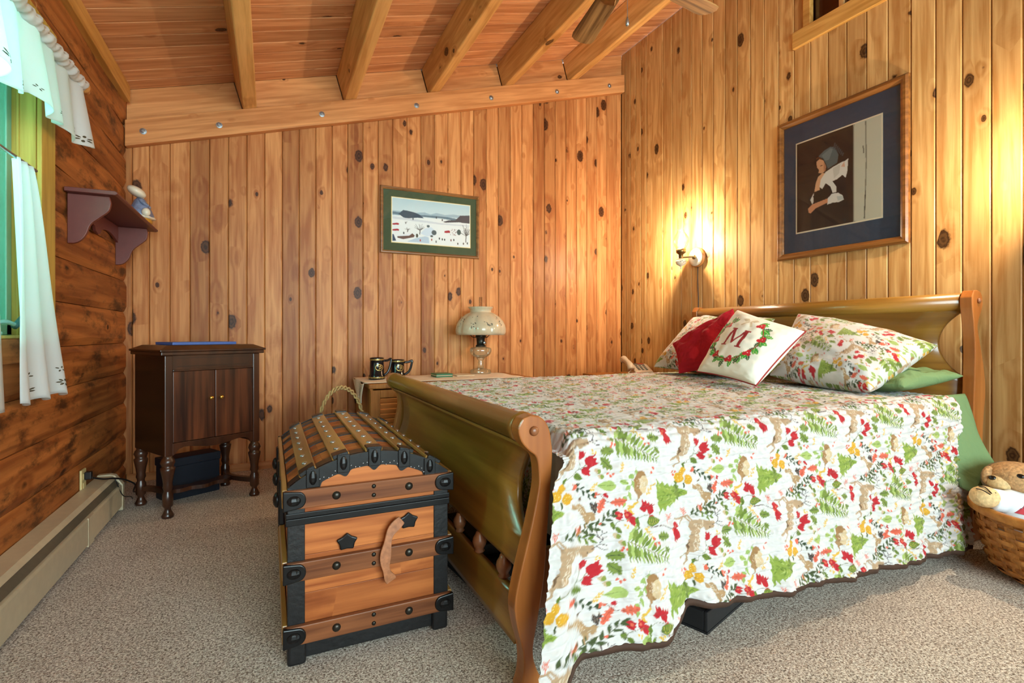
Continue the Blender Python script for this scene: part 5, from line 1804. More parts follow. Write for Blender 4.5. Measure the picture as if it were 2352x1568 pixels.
def pillow(name, label, cat, TL, TR, BR, BL, T, mat, cv=None, scale=(1, 1), n=90, seed=1, pinch=0.06, wr=0.006, group=None):
    TL, TR, BR, BL = (np.array(p, float) for p in (TL, TR, BR, BL))
    u = np.linspace(-1, 1, n)
    uu, vv = np.meshgrid(u, u)
    # crowd samples toward the edges
    uu, vv = np.sin(uu * PI / 2), np.sin(vv * PI / 2)
    pu = uu * (1 - pinch * (1 - vv ** 2))
    pv = vv * (1 - pinch * (1 - uu ** 2))
    s, t = (pu + 1) / 2, (pv + 1) / 2
    base = ((1 - s) * (1 - t))[..., None] * TL + (s * (1 - t))[..., None] * TR + (s * t)[..., None] * BR + ((1 - s) * t)[..., None] * BL
    nn = np.cross(TR - TL, BL - TL)
    nn /= np.linalg.norm(nn)
    c = (TL + TR + BR + BL) / 4
    if nn @ (np.array(CAM) - c) < 0: nn = -nn
    pr = np.clip((1 - uu ** 2) * (1 - vv ** 2), 0, 1) ** 0.42
    wn = smooth_noise((n, n), (7, 9), seed) * wr * np.minimum(1, pr * 2) + smooth_noise((n, n), (22, 18), seed + 1) * wr * 0.35 * np.minimum(1, pr * 2)
    Fp = base + nn * (T / 2 * pr + wn)[..., None]
    Bp = base - nn * (T / 2 * pr)[..., None]
    V = np.concatenate([Fp.reshape(-1, 3), Bp.reshape(-1, 3)])
    F = np.concatenate([grid_faces(n, n), grid_faces(n, n, True, n * n)])
    if cv is not None:
        Cf = cv.sample((uu + 1) / 2 * scale[0], (vv + 1) / 2 * scale[1])
        Cb = cv.sample((uu + 1) / 2 * scale[0] + 200, (vv + 1) / 2 * scale[1] + 90) if cv.wrap else np.broadcast_to(cv.a[2, 2], Cf.shape)
        C = np.concatenate([Cf.reshape(-1, 3), Cb.reshape(-1, 3)])
    else:
        C = None
    lo = V.min(0)
    loc = Vector((float(c[0]), float(c[1]), float(lo[2])))
    me = np_mesh(name, V - np.array(loc), F, C)
    bm = bmesh.new()
    bm.from_mesh(me)
    bmesh.ops.remove_doubles(bm, verts=bm.verts, dist=0.00005)
    bmesh.ops.recalc_face_normals(bm, faces=bm.faces)
    bm.to_mesh(me)
    bm.free()
    o = link(name, me, mat, None, loc, smooth=True)
    tag(o, label, cat, group)
    return o, base


pillow('bed_pillow', 'green pillowcase pillow lying under the right printed sham', 'pillow', (3.04, 2.05, .83), (3.02, 1.30, .80), (2.56, 1.32, .765), (2.56, 2.05, .78), 0.15, 'green_cloth', n=60, seed=8, wr=0.012)
pillow('bed_pillow', 'green pillowcase pillow hidden under the left printed sham', 'pillow', (3.04, 2.98, .83), (3.02, 2.22, .83), (2.60, 2.25, .775), (2.60, 2.96, .775), 0.14, 'green_cloth', n=40, seed=18, wr=0.01)
pillow('pillow_sham', 'quilted woodland-print sham at the right, leaning on the headboard', 'pillow', (2.93, 2.09, 1.125), (2.88, 1.34, .945), (2.45, 1.40, .745), (2.50, 1.95, .775), 0.25, 'quilt_print', tile, (760, 560), n=150, seed=3, wr=0.006, pinch=0.04)
pillow('pillow_sham', 'quilted woodland-print sham at the left, mostly behind the red cushion', 'pillow', (2.95, 2.97, 1.13), (2.92, 2.24, 1.10), (2.50, 2.20, .775), (2.53, 2.93, .765), 0.20, 'quilt_print', tile, (760, 560), n=130, seed=4, wr=0.006, pinch=0.04)
pillow('throw_cushion', 'plain dark red cushion leaning behind the white monogram cushion', 'cushion', (2.45, 2.655, .935), (2.66, 2.34, 1.165), (2.52, 2.06, .86), (2.35, 2.49, .752), 0.13, 'red_cloth', n=60, seed=6, wr=0.010, pinch=0.07)

# monogram cushion print, 420 mm square
mc = Canvas(420, 420, (240, 236, 222))
wx, wy, wr0 = 180, 198, 142
r_ = random.Random(12)
for k in range(19):
    a = 2 * PI * k / 19 + 0.2
    if -2.2 < ((a + PI) % (2 * PI)) - PI < -1.2: continue
    x, y = wx + wr0 * math.cos(a), wy + wr0 * math.sin(a)
    for j in range(3):
        ro = a + PI / 2 + (-1.0, 0.1, -0.4)[j] + r_.uniform(-.2, .2)
        mc.holly(x, y, 48 + r_.uniform(-6, 8), 28, ro, ((52, 150, 44), (56, 84, 58), (70, 160, 60))[(k + j) % 3], (214, 226, 150))
mc.line([(wx + wr0 * math.cos(t), wy + wr0 * math.sin(t)) for t in np.linspace(-0.9, 4.0, 40)], 5, (150, 44, 40))
for k in range(8):
    a = 2 * PI * k / 8 + 0.55
    if -2.2 < ((a + PI) % (2 * PI)) - PI < -1.2: continue
    x, y = wx + wr0 * math.cos(a), wy + wr0 * math.sin(a)
    for dx, dy in ((0, 0), (13, 5), (-9, 10), (5, -12)):
        mc.ell(x + dx, y + dy, 12, 11, (196, 30, 40))
    mc.ell(x + 3, y - 2, 2.5, 2.5, (250, 236, 226))
for P_ in ([(125, 60), (150, 45), (172, 62), (150, 76)], [(175, 62), (200, 42), (225, 50), (205, 70)], [(170, 66), (140, 104), (150, 110), (180, 72)], [(178, 68), (205, 108), (216, 100), (188, 64)]):
    mc.poly(P_, (206, 190, 160))
# letter M with serifs
MR = (160, 34, 36)
ox, oy = 104, 132
for P_ in ([(14, 6), (26, 6), (22, 96), (10, 96)], [(14, 6), (30, 6), (60, 76), (50, 84)], [(92, 6), (80, 6), (50, 84), (58, 84)], [(80, 6), (98, 6), (104, 96), (88, 96)],
           [(4, 2), (34, 2), (34, 9), (4, 9)], [(76, 2), (108, 2), (108, 9), (76, 9)], [(0, 92), (32, 92), (32, 99), (0, 99)], [(80, 92), (114, 92), (114, 99), (80, 99)]):
    mc.poly([(ox + 1.28 * x_, oy + 1.28 * y_) for x_, y_ in P_], MR)
mo, mbase = pillow('monogram_cushion', 'white cushion with red letter M inside a holly wreath', 'cushion', (2.49, 2.16, 1.145), (2.49, 1.735, 1.015), (2.225, 1.815, .742), (2.25, 2.235, .785), 0.19, 'cushion_print', mc, (420, 420), n=190, seed=7, wr=0.004, pinch=0.05)
ring = list(mbase[0, :]) + list(mbase[:, -1]) + list(mbase[-1, ::-1]) + list(mbase[::-1, 0])
ring = [ring[i] for i in range(0, len(ring), 4)]
MB().tube([tuple(p) for p in ring], 0.0045, 6).build('piping', 'pipe_red', mo, smooth=True)

# green sheet corner hanging at the head end
def sheet(u, v):
    xa, xb = 2.76 + 0.0 * v, 3.03 - 0.06 * v
    x = xa + (xb - xa) * u + 0.045 * u * math.sin(v * PI * 0.5) * v
    y = 1.30 - 0.10 * v ** 0.8 - 0.06 * v * v * math.sin(u * PI) + 0.012 * math.sin(u * 11 + v * 3) * v
    z = 0.715 - (0.36 + 0.05 * math.sin(u * 6 + 0.6)) * v
    return (x, y, z)


tag(MB().grid(sheet, 30, 30).build('bed_sheet', 'green_cloth', smooth=True, solid=0.003), 'green bed sheet corner hanging out beside the headboard', 'sheet')

# ---- trays under the bed
def tray(label, M, lx_, ly_, h, mat):
    t = thing('storage_tray', label, 'tray', tuple(M @ Vector((lx_ / 2, ly_ / 2, 0))))
    MB().box(0, lx_, 0, ly_, 0.0, 0.008, M).build('bottom', mat, t)
    for (a, b, c, d) in ((0, lx_, 0, 0.012), (0, lx_, ly_ - 0.012, ly_), (0, 0.012, 0.012, ly_ - 0.012), (lx_ - 0.012, lx_, 0.012, ly_ - 0.012)):
        MB().box(a, b, c, d, 0.008, h, M).build('side', mat, t, bevel=0.003)
    MB().box(0.014, lx_ - 0.014, 0.014, ly_ - 0.014, h * 0.45, h * 0.5, M).build('liner', 'tray_gray', t)


tray('long black tray under the footboard beside the trunk', Matrix.Translation((0.715, 1.90, 0)) @ Matrix.Rotation(0.10, 4, 'Z'), 0.5, 0.62, 0.075, 'tray_black')
tray('black tray corner showing under the quilt hem', Matrix.Translation((1.315, 1.262, 0)) @ Matrix.Rotation(0.32, 4, 'Z'), 0.42, 0.6, 0.075, 'tray_black')
nb2 = MB().box(0.78, 1.16, 1.98, 2.4, 0.078, 0.125).build('flat_box', 'tray_black', bevel=0.004)
tag(nb2, 'flat dark box stacked on the tray under the footboard', 'box')

# ================================================================== BASKET AND BEAR
bcx, bcy, br0, br1, bh = 2.895, 0.885, 0.235, 0.305, 0.295
bs = thing('wicker_basket', 'large round woven splint basket on the floor beside the bed', 'basket', (bcx, bcy, 0))


def brad(z):
    return br0 + (br1 - br0) * (z / bh) ** 0.75 - 0.05 * max(0, 1 - z / 0.06) ** 2


NS = 28
rows = 13
hz = (bh - 0.035) / rows
for i in range(rows):
    z0, z1 = 0.004 + i * hz, 0.004 + (i + 1) * hz - 0.002
    vs_, fs = [], []
    n = NS * 4
    for k in range(n):
        a = 2 * PI * k / n
        wv = 0.007 * math.cos(a * NS / 2 + (PI if i % 2 else 0))
        gap = 0
        for rr, zz in ((brad(z0) + wv, z0), (brad((z0 + z1) / 2) + wv + 0.002, (z0 + z1) / 2), (brad(z1) + wv, z1), (brad(z1) + wv - 0.003, z1), (brad(z0) + wv - 0.003, z0)):
            vs_.append((bcx + rr * math.cos(a), bcy + rr * math.sin(a), zz))
    for k in range(n):
        a_ = 2 * PI * (k + .5) / n
        for j in range(5):
            fs.append((k * 5 + j, ((k + 1) % n) * 5 + j, ((k + 1) % n) * 5 + (j + 1) % 5, k * 5 + (j + 1) % 5))
    # handle slot in the top two rows, facing the bed
    if i >= rows - 2:
        cut = []
        for f in fs:
            c_ = sum((Vector(vs_[j]) for j in f), Vector()) / 4
            an_ = math.atan2(c_.y - bcy, c_.x - bcx)
            if 2.05 < an_ < 2.42: continue
            cut.append(f)
        fs = cut
    MB().add(vs_, fs).build('weaver', 'basket_weave', bs, smooth=False)
for k in range(NS):
    a = 2 * PI * (k + 0.5) / NS
    pts = [(bcx + (brad(z) - 0.002) * math.cos(a), bcy + (brad(z) - 0.002) * math.sin(a), z) for z in np.linspace(0.004, bh - 0.02, 6)]
    mb = MB()
    tn = Vector((-math.sin(a), math.cos(a), 0)) * 0.017
    nr_ = Vector((math.cos(a), math.sin(a), 0)) * 0.0015
    vs_ = []
    for p in pts:
        p = Vector(p)
        vs_ += [p - tn - nr_, p + tn - nr_, p + tn + nr_, p - tn + nr_]
    fs = [(i * 4 + j, i * 4 + (j + 1) % 4, (i + 1) * 4 + (j + 1) % 4, (i + 1) * 4 + j) for i in range(5) for j in range(4)]
    mb.add(vs_, fs).build('stave', 'basket_weave', bs)
MB().lathe([(br1 + 0.006, bh - 0.036), (br1 + 0.015, bh - 0.030), (br1 + 0.016, bh - 0.006), (br1 + 0.008, bh), (br1 - 0.006, bh), (br1 - 0.010, bh - 0.006), (br1 - 0.010, bh - 0.034)], (bcx, bcy, 0), 64, caps=False).build('rim', 'basket_rim', bs, smooth=True)
MB().lathe([(br0 - 0.06, 0.004), (br0 - 0.06, 0.010)], (bcx, bcy, 0), 40).build('bottom', 'basket_weave', bs)

tb = thing('teddy_bear', 'plush teddy bear in a white heart T-shirt lying in the basket', 'toy', (2.8, 0.97, 0.1))
# body is one continuous soft shape
EC, ER = Vector((2.775, 0.985, 0.25)), (0.105, 0.105, 0.100)
MB().ball(EC, ER, 28, 18).build('body', 'shirt_white', tb, smooth=True)
Hc = Vector((2.855, 1.055, 0.372))
hm = MB().ball(Hc, (0.115, 0.105, 0.085), 24, 16, M=Matrix.Rotation(0.2, 3, 'X')).build('head', 'fur_gray', tb, smooth=True)
MB().ball(Hc + Vector((-0.030, -0.020, 0.028)), (0.098, 0.098, 0.066), 22, 14).build('face', 'fur_tan', hm, smooth=True)
MB().ball(Hc + Vector((-0.098, 0.005, 0.012)), (0.042, 0.048, 0.034), 18, 12).build('muzzle', 'fur_cream', hm, smooth=True)
eye = Hc + Vector((-0.102, -0.058, 0.052))
MB().ball(eye, (0.013, 0.016, 0.011), 14, 10).build('eye', 'eye_black', hm, smooth=True)
MB().ball(Hc + Vector((-0.020, -0.112, 0.050)), (0.014, 0.012, 0.010), 14, 10).build('eye', 'eye_black', hm, smooth=True)
MB().ball(Hc + Vector((-0.128, 0.020, 0.030)), (0.012, 0.014, 0.010), 12, 8).build('nose', 'eye_black', hm, smooth=True)
MB().ball(Hc + Vector((-0.095, 0.045, 0.03)), (0.040, 0.020, 0.040), 16, 10).build('ear', 'fur_tan', hm, smooth=True)
MB().ball(Hc + Vector((0.105, 0.035, 0.03)), (0.040, 0.020, 0.040), 16, 10).build('ear', 'fur_tan', hm, smooth=True)
pc = Vector((2.640, 1.065, 0.338))
pw_ = MB().ball(pc, (0.052, 0.050, 0.042), 18, 12).build('paw', 'fur_cream', tb, smooth=True)
for k in range(3):
    o_ = (k - 1) * 0.022
    MB().tube(spline([pc + Vector((-0.030 + o_, -0.034 - abs(o_) * .2, 0.026)), pc + Vector((-0.022 + o_, -0.010, 0.043 - abs(o_) * 0.35)), pc + Vector((-0.010 + o_, 0.015, 0.040 - abs(o_) * 0.3))], 4), 0.0022, 6).build('claw_stitch', 'hair_dark', pw_)
MB().tube(spline([pc + Vector((0.02, -0.01, -0.01)), (2.70, 1.03, 0.32), (2.76, 0.99, 0.30)], 5), [0.045] * 6 + [0.055] * 5, 12).build('sleeve', 'shirt_white', tb, smooth=True)


# heart and lettering on the shirt front, wrapped on the chest surface
def chest(a, b):
    """a across, b up on the shirt, metres: a point on the round chest."""
    ex = Vector((0.86, -0.50, -0.04)).normalized()
    nn = Vector((-0.66, -0.34, 0.68)).normalized()
    ez = nn.cross(ex).normalized()
    if ez.z < 0: ez = -ez
    p0 = EC + ex * (a - 0.012) + ez * (b - 0.004)
    o_ = [(p0[i] - EC[i]) / ER[i] for i in range(3)]
    d_ = [nn[i] / ER[i] for i in range(3)]
    A2, B2, C2 = sum(x * x for x in d_), sum(x * y for x, y in zip(o_, d_)), sum(x * x for x in o_) - 1
    t_ = (-B2 + math.sqrt(max(0.0, B2 * B2 - A2 * C2))) / A2
    return p0 + nn * t_


hp = []
for i in range(40):
    t = 2 * PI * i / 40
    hp.append((0.0042 * 16 * math.sin(t) ** 3 * 0.80, 0.0024 * (13 * math.cos(t) - 5 * math.cos(2 * t) - 2 * math.cos(3 * t) - math.cos(4 * t))))
hv = MB()
cpt = chest(0, 0)
vs_ = [chest(0, 0)] + [chest(a * k, b * k) for k in (0.5, 1.0) for a, b in hp]
toc = (cpt - EC).normalized() * 0.002
vs_ = [p + toc for p in vs_]
fs = [(0, 1 + i, 1 + (i + 1) % 40) for i in range(40)] + [(1 + i, 41 + i, 41 + (i + 1) % 40, 1 + (i + 1) % 40) for i in range(40)]
hv.add(vs_, fs).build('heart', 'heart_red', tb, smooth=True)
GL = {'H': [[(0, 0), (0, 1)], [(1, 0), (1, 1)], [(0, .5), (1, .5)]], 'U': [[(0, 1), (0, .15), (.2, 0), (.8, 0), (1, .15), (1, 1)]], 'N': [[(0, 0), (0, 1), (1, 0), (1, 1)]],
      'T': [[(0, 1), (1, 1)], [(.5, 1), (.5, 0)]], 'E': [[(1, 1), (0, 1), (0, 0), (1, 0)], [(0, .5), (.8, .5)]], 'R': [[(0, 0), (0, 1), (.9, 1), (1, .75), (.9, .5), (0, .5)], [(.4, .5), (1, 0)]]}
tx = MB()
cur = -0.042
for ch in 'HUNTER':
    wl_ = 0.0105
    for stroke in GL[ch]:
        for (x0, y0), (x1, y1) in zip(stroke[:-1], stroke[1:]):
            A_ = np.array([cur + x0 * wl_, 0.004 + y0 * 0.019])
            B_ = np.array([cur + x1 * wl_, 0.004 + y1 * 0.019])
            d = (B_ - A_) / (np.linalg.norm(B_ - A_) + 1e-9)
            n_ = np.array([-d[1], d[0]]) * 0.0015
            qd = [A_ + n_, B_ + n_, B_ - n_, A_ - n_]
            tx.add([chest(*p) + toc * 1.7 for p in qd], [(0, 1, 2, 3)])
    cur += wl_ + 0.0042
tag(tx.build('name_lettering', 'print_dark', tb), kind='stuff')

# ================================================================== PICTURES
def art_mesh(name, cv, fn, nu, nv, parent):
    u, v = np.meshgrid(np.linspace(0, 1, nu), np.linspace(0, 1, nv))
    V = np.array([fn(a, b) for a, b in zip(u.ravel(), v.ravel())])
    C = cv.sample(u.ravel() * cv.w, v.ravel() * cv.h)
    return link(name, np_mesh(name, V, grid_faces(nu, nv), C), 'art_print', parent)


def frame_rails(parent, P, x0, x1, z0, z1, prof, mat):
    """Mitred moulding round a rectangle; P(a, z, d) with d = depth toward the room; prof = [(inset, depth)]."""
    cs_ = [(x0, z0, 1, 1), (x1, z0, -1, 1), (x1, z1, -1, -1), (x0, z1, 1, -1)]
    for i in range(4):
        A_, B_ = cs_[i], cs_[(i + 1) % 4]
        vs_ = [P(A_[0] + A_[2] * a, A_[1] + A_[3] * a, d) for a, d in prof] + [P(B_[0] + B_[2] * a, B_[1] + B_[3] * a, d) for a, d in prof]
        n = len(prof)
        MB().add(vs_, [tuple(range(n)), tuple(range(n, 2 * n))[::-1]] + [(k, (k + 1) % n, n + (k + 1) % n, n + k) for k in range(n)]).build('frame_rail', mat, parent)


FPROF = [(0, 0), (0, 0.014), (0.006, 0.020), (0.014, 0.020), (0.020, 0.014), (0.024, 0.012), (0.026, 0.004), (0.026, 0)]
# -- winter landscape on the back wall
w_ = Canvas(300, 155, (236, 236, 236))


def zz(x, y):
    h = 740 - 40 * (x - 330) / 1300
    return ((x - 330) / 1300 * 300, (y - (405 + 0.1115 * (x - 330))) / h * 155)


def wp(col, *pts): w_.poly([zz(*p) for p in pts], col)
for i in range(60):
    w_.a[i] = np.array(srgb(186 + i * 0.5, 208 + i * 0.3, 216 + i * 0.2)[:3])
wp((168, 186, 198), (330, 620), (500, 640), (700, 660), (850, 655), (950, 690), (1050, 665), (1200, 700), (1350, 690), (1480, 715), (1640, 700), (1640, 760), (330, 700))
wp((110, 128, 142), (330, 640), (450, 655), (640, 690), (880, 705), (1100, 720), (1230, 735), (1420, 770), (1420, 810), (1150, 760), (850, 735), (600, 720), (330, 680))
wp((70, 82, 98), (425, 680), (500, 615), (560, 625), (680, 655), (760, 690), (840, 755), (740, 745), (600, 755), (510, 745))
wp((86, 78, 84), (1380, 790), (1460, 710), (1640, 712), (1640, 850), (1430, 825), (1200, 830), (1160, 815), (1260, 790))
wp((214, 214, 220), (330, 720), (700, 770), (1150, 840), (1640, 880), (1640, 900), (1100, 860), (330, 760))
for (x, y, w, h) in ((325, 830, 110, 35), (320, 930, 115, 36), (1190, 960, 95, 45)):
    wp((176, 44, 54), (x, y + 8), (x + w * .7, y), (x + w, y + 12), (x + w, y + h), (x, y + h))
    wp((232, 232, 238), (x, y + 8), (x + w * .6, y - 10), (x + w * .7, y + 2), (x, y + 12))
wp((112, 82, 72), (410, 1058), (600, 1048), (650, 1010), (690, 1050), (670, 1078), (500, 1110), (410, 1085))
wp((228, 230, 236), (430, 1045), (610, 1010), (645, 1008), (600, 1050), (410, 1060))
wp((190, 204, 220), (560, 1150), (700, 1095), (860, 1060), (920, 1080), (930, 1180), (720, 1160))
wp((214, 222, 234), (780, 1010), (860, 930), (960, 905), (1020, 960), (1010, 1060), (880, 1060))
wp((60, 78, 100), (322, 1030), (345, 1020), (390, 1135), (322, 1140))
for x, y, rx, ry, c in ((725, 1050, 20, 34, (84, 84, 72)), (1010, 1000, 42, 44, (92, 100, 104)), (912, 890, 26, 22, (96, 102, 104)), (1440, 995, 36, 50, (84, 96, 92)), (970, 1060, 24, 18, (90, 90, 86))):
    a_, b_ = zz(x, y)
    w_.ell(a_, b_, rx / 1300 * 300, ry / 740 * 155, c)


def tree_(x, y, H, n, seed):
    r = random.Random(seed)
    w_.line([zz(x, y), zz(x + 6, y - H * 0.45)], 3, (64, 58, 56))
    for i in range(n):
        a = r.uniform(-1.1, 1.1)
        L_ = H * r.uniform(0.35, 0.7)
        w_.line([zz(x + 4, y - H * 0.35), zz(x + 4 + math.sin(a) * L_, y - H * 0.35 - math.cos(a) * L_)], 1.0, (96, 86, 84))


tree_(770, 1030, 190, 14, 1)
tree_(1562, 1170, 300, 22, 2)
tree_(570, 990, 90, 8, 3)
tree_(540, 850, 50, 5, 4)
for x, y, c in ((970, 1120, (170, 60, 50)), (1045, 1155, (70, 74, 70)), (780, 1130, (180, 70, 60)), (1150, 1115, (60, 58, 56)), (1190, 1120, (60, 58, 56)), (1300, 1130, (130, 60, 52)), (1350, 1125, (70, 58, 52)), (1100, 1100, (60, 60, 60)), (1520, 1190, (90, 60, 44)), (1590, 1185, (64, 64, 60)), (1420, 1190, (80, 70, 66)), (510, 1005, (70, 70, 70)), (1050, 745, (70, 74, 80)), (660, 765, (90, 90, 94)), (1150, 785, (96, 80, 80))):
    a_, b_ = zz(x, y)
    w_.ell(a_, b_, 2.4, 4.4, c)
r_ = random.Random(3)
for i in range(34):
    a_, b_ = zz(r_.uniform(1290, 1400), r_.uniform(940, 1050))
    w_.ell(a_, b_, 1.0, 1.4, (140, 84, 84))
x0, x1, z0, z1 = 0.812, 1.676, 1.668, 2.219
p1 = thing('framed_picture', 'framed winter village print with dark green mat on the back wall', 'picture', ((x0 + x1) / 2, YB, z0))
P1 = lambda a, z, d: (a, YB - 0.004 - d, z)
frame_rails(p1, P1, x0, x1, z0, z1, FPROF, 'frame_walnut_x')
MB().box(x0 + 0.02, x1 - 0.02, YB - 0.008, YB - 0.004, z0 + 0.02, z1 - 0.02).build('mat_board', 'green_mat', p1)
ax0, ax1, az0, az1 = 0.912, 1.588, 1.768, 2.128
for d, g, m_ in ((0.006, 0.010, 'gold_fillet'), (0.0064, 0.006, 'cream_bevel')):
    MB().box(ax0 - g, ax1 + g, YB - 0.004 - d, YB - 0.006, az0 - g, az1 + g).build('mat_border', m_, p1)
art_mesh('print', w_, lambda u, v: (ax0 + (ax1 - ax0) * u, YB - 0.0112, az1 - (az1 - az0) * v), 260, 140, p1)
MB().box(x0 + 0.024, x1 - 0.024, YB - 0.0150, YB - 0.0140, z0 + 0.024, z1 - 0.024).build('glazing', 'picture_glass', p1)

# -- girl with white cat on the right wall
g_ = Canvas(200, 230, (58, 46, 42))


def gz(x, y):
    t = (x - 165) / 660
    return (t * 200, (y - (585 - 0.3817 * (x - 165))) / (690 + 135 * t) * 230)


def gp(col, *pts): g_.poly([gz(*p) for p in pts], col)
gp((206, 210, 196), (628, 400), (825, 320), (830, 1170), (628, 1190))
g_.line([gz(718, 380), gz(722, 700), gz(716, 950), gz(708, 1170)], 2.4, (140, 140, 128))
g_.line([gz(700, 580), gz(704, 640)], 2.0, (90, 86, 76))
g_.line([gz(718, 380), gz(718, 560)], 1.2, (110, 110, 100))
g_.line([gz(716, 940), gz(708, 1165)], 2.2, (80, 78, 70))
g_.line([gz(632, 400), gz(630, 1185)], 2.0, (150, 150, 136))
gp((46, 42, 44), (300, 1000), (420, 900), (560, 820), (590, 1000), (600, 1195), (280, 1240))
gp((44, 36, 34), (310, 720), (330, 665), (370, 660), (420, 720), (340, 760))
gp((96, 114, 122), (352, 668), (400, 620), (450, 588), (485, 590), (515, 650), (505, 715), (430, 765), (416, 725), (392, 685))
gp((122, 140, 146), (380, 660), (450, 600), (470, 605), (440, 690), (410, 700))
for k in range(7):
    x, y = 478 + k * 11, 600 + k * 10
    g_.line([gz(x, y), gz(x + 10, y - 45 + k * 3)], 3.0, (78, 84, 88))
gp((224, 176, 138), (335, 712), (365, 684), (395, 700), (416, 745), (412, 778), (385, 800), (352, 800), (358, 775), (340, 755))
gp((196, 140, 108), (395, 710), (416, 745), (412, 778), (398, 790))
g_.line([gz(368, 742), gz(385, 738)], 1.6, (80, 50, 40))
g_.line([gz(335, 690), gz(350, 676), gz(380, 690)], 3.2, (110, 72, 48))
gp((230, 184, 146), (350, 830), (385, 798), (408, 800), (404, 828), (372, 850), (362, 935), (318, 950), (330, 880))
gp((236, 238, 236), (412, 790), (470, 750), (535, 712), (565, 700), (590, 680), (586, 740), (582, 790), (570, 835), (545, 812), (500, 850), (466, 862), (497, 905), (497, 950), (468, 955), (450, 905), (412, 880), (385, 925), (362, 910), (372, 850))
gp((214, 216, 212), (470, 760), (530, 725), (520, 800), (480, 840))
gp((226, 190, 170), (535, 745), (560, 705), (565, 750))
gp((226, 228, 226), (283, 1015), (315, 955), (310, 1030), (300, 1050))
gp((40, 36, 36), (306, 985), (345, 942), (425, 908), (462, 955), (400, 1012), (320, 1030))
gp((218, 158, 122), (263, 1085), (300, 1050), (430, 1000), (440, 1028), (330, 1080), (285, 1122), (268, 1115))
gp((232, 236, 236), (430, 1000), (460, 965), (510, 955), (545, 975), (557, 1010), (520, 1030), (470, 1035), (426, 1050))
gp((196, 208, 212), (500, 985), (545, 980), (555, 1010), (510, 1020))
y0, y1, z0, z1 = 1.635, 2.450, 1.513, 2.461
p2 = thing('framed_picture', 'large framed print of a bonneted girl holding a white cat, navy mat', 'picture', (XR, (y0 + y1) / 2, z0))
P2 = lambda a, z, d: (XR - 0.004 - d * 1.5, a, z)
frame_rails(p2, P2, y0, y1, z0, z1, [(a * 1.7, d) for a, d in FPROF], 'frame_walnut')
MB().box(XR - 0.010, XR - 0.004, y0 + 0.03, y1 - 0.03, z0 + 0.03, z1 - 0.03).build('mat_board', 'navy_mat', p2)
by0, by1, bz0, bz1 = 1.773, 2.319, 1.680, 2.293
MB().box(XR - 0.0120, XR - 0.009, by0, by1, bz0, bz1).build('mat_border', 'cream_bevel', p2)
art_mesh('print', g_, lambda u, v: (XR - 0.0128, by1 - 0.009 - (by1 - by0 - 0.018) * u, bz1 - 0.009 - (bz1 - bz0 - 0.018) * v), 200, 230, p2)
MB().box(XR - 0.0170, XR - 0.0160, y0 + 0.04, y1 - 0.04, z0 + 0.04, z1 - 0.04).build('glazing', 'picture_glass', p2)

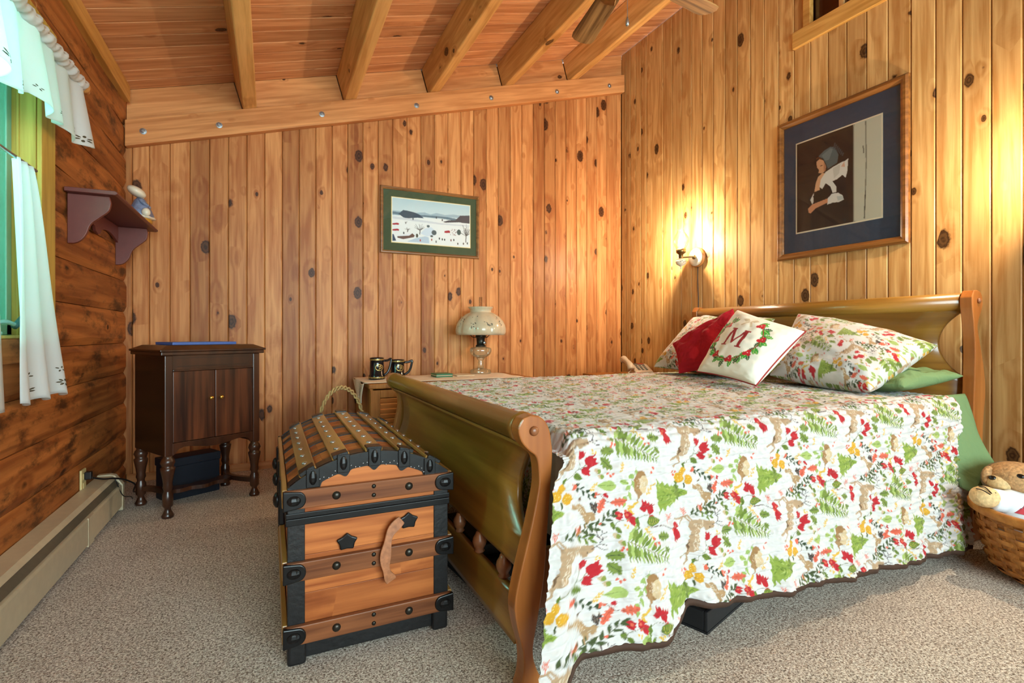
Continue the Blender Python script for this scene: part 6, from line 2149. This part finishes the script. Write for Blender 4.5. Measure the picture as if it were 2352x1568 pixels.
# ================================================================== SCONCES
def sconce(y, label, cord):
    x, z = XR - 0.125, 1.635
    t = thing('wall_sconce', label, 'sconce', (XR, y, z - 0.08), group='pair of oil-lamp sconces over the bed')
    Mx_ = Matrix.Rotation(-PI / 2, 4, 'Y')
    yb = y - 0.065
    MB().lathe([(0.082, 0), (0.084, 0.010), (0.078, 0.024), (0.060, 0.028)], (XR, yb, z + 0.01), 32, M=Mx_).build('back_plate', 'knob_wood', t, smooth=True)
    MB().lathe([(0.074, 0.026), (0.072, 0.034), (0.045, 0.030), (0.016, 0.036)], (XR, yb, z + 0.01), 48, M=Mx_, mod=lambda a, i: 1 + 0.03 * math.sin(24 * a)).build('reflector', 'porcelain', t, smooth=True)
    MB().ball((XR - 0.046, yb, z + 0.01), (0.014, 0.018, 0.020), 14, 10).build('boss', 'antique_brass', t, smooth=True)
    MB().tube(spline([(XR - 0.046, yb, z + 0.01), (XR - 0.08, y - 0.04, z + 0.012), (x, y, z + 0.01)], 5), 0.006, 8).build('arm', 'antique_brass', t, smooth=True)
    MB().lathe([(0.004, -0.085), (0.008, -0.078), (0.005, -0.068), (0.016, -0.060), (0.036, -0.048), (0.044, -0.030), (0.040, -0.012), (0.026, 0.0)], (x, y, z), 24).build('font', 'porcelain', t, smooth=True)
    MB().lathe([(0.020, 0.0), (0.018, 0.006), (0.019, 0.034), (0.024, 0.038), (0.038, 0.050), (0.040, 0.058), (0.041, 0.080), (0.038, 0.082)], (x, y, z), 24).build('burner', 'antique_brass', t, smooth=True)
    sp_ = MB()
    for k in range(7):
        a = -2.4 + 0.28 * k
        c_ = Vector((x + 0.0445 * math.cos(a), y + 0.0445 * math.sin(a), z - 0.028 + 0.006 * math.sin(k * 2.1)))
        tn = Vector((-math.sin(a), math.cos(a), 0)) * 0.006
        sp_.add([c_ - tn, c_ + Vector((0, 0, 0.004)), c_ + tn, c_ - Vector((0, 0, 0.004))], [(0, 1, 2, 3)])
    tag(sp_.build('painted_sprig', 'phone_dark', t), kind='stuff')
    MB().lathe([(0.036, 0.080), (0.050, 0.105), (0.064, 0.140), (0.062, 0.175), (0.045, 0.205), (0.029, 0.225), (0.027, 0.25), (0.0275, 0.345)], (x, y, z), 32, caps=False).build('chimney', 'chimney_glass', t, smooth=True)
    MB().lathe([(0.006, 0.080), (0.011, 0.095), (0.019, 0.125), (0.018, 0.145), (0.010, 0.170), (0.003, 0.190)], (x, y, z), 18).build('bulb', 'bulb_warm', t, smooth=True)
    d = bpy.data.lights.new('sconce_bulb_light', 'POINT')
    d.energy = 31.0
    d.color = (1.0, 0.82, 0.58)
    d.shadow_soft_size = 0.012
    o = bpy.data.objects.new('sconce_bulb_light', d)
    COL.objects.link(o)
    o.parent = t
    o.matrix_parent_inverse = WM[t.name].inverted()
    o.location = (x - 0.034, y, z + 0.145)
    if cord:
        pts = [(XR - 0.012, yb + 0.004 * math.sin(i * 0.9) - 0.012, z - 0.07 - i * 0.055) for i in range(17)]
        c_ = MB().tube(spline(pts, 3), 0.004, 6).build('sconce_cord', 'hair_dark', smooth=True)
        tag(c_, 'thin dark cord running down from the lit sconce', 'cord')


sconce(3.275, 'lit oil-lamp style wall sconce left of the navy picture', True)
sconce(0.98, 'lit oil-lamp style wall sconce just beyond the right edge of the view', False)

# ================================================================== CEILING FAN
fcx, fcy, fcz = 1.639, 2.098, 2.85
fn_ = thing('ceiling_fan', 'ceiling fan with weathered oak blades and pull chain', 'fan', (fcx, fcy, fcz))
MB().lathe([(0.02, -0.06), (0.07, -0.05), (0.095, -0.02), (0.10, 0.05), (0.085, 0.10), (0.05, 0.12), (0.02, 0.13)], (fcx, fcy, fcz), 32).build('motor_housing', 'antique_brass', fn_, smooth=True)
MB().tube([(fcx, fcy, fcz + 0.12), (fcx, fcy, ceil_z(fcx) + 0.01)], 0.014, 12).build('downrod', 'antique_brass', fn_, smooth=True)
MB().lathe([(0.02, -0.12), (0.055, -0.09), (0.06, -0.02), (0.03, 0.0)], (fcx, fcy, ceil_z(fcx) - 0.005), 24).build('canopy', 'antique_brass', fn_, smooth=True)
d1 = math.atan2(0.385, -0.0925) - THETA
for k in range(5):
    a = d1 + 2 * PI * k / 5
    M_ = Matrix.Translation((fcx, fcy, fcz)) @ Matrix.Rotation(a, 4, 'Z') @ Matrix.Rotation(0.21, 4, 'X')
    pl = [(0.17, -0.050), (0.22, -0.058), (0.60, -0.072), (0.635, -0.066), (0.655, -0.040), (0.662, 0.0), (0.655, 0.040), (0.635, 0.066), (0.60, 0.072), (0.22, 0.058), (0.17, 0.050)]
    b_ = MB().prism(pl, lambda p, q_, w: (p, q_, w), -0.004, 0.004)
    o = b_.build('blade', 'fan_wood', fn_, bevel=0.002)
    o.matrix_basis = M_
    br = MB().prism([(0.07, -0.018), (0.16, -0.022), (0.25, -0.05), (0.27, 0.0), (0.25, 0.05), (0.16, 0.022), (0.07, 0.018)], lambda p, q_, w: (p, q_, w), -0.011, -0.0045).build('blade_iron', 'antique_brass', fn_, bevel=0.002)
    br.matrix_basis = M_
ch = MB().tube([(fcx, fcy, fcz - 0.05), (fcx, fcy, 2.61)], 0.0018, 6).build('pull_chain', 'steel', fn_)
MB().lathe([(0.0015, 0), (0.006, -0.012), (0.0105, -0.030), (0.009, -0.044), (0.002, -0.050)], (fcx, fcy, 2.612), 14).build('chain_pull', 'steel', ch, smooth=True)

# ================================================================== final pass
for o in bpy.data.objects:
    o.select_set(False)
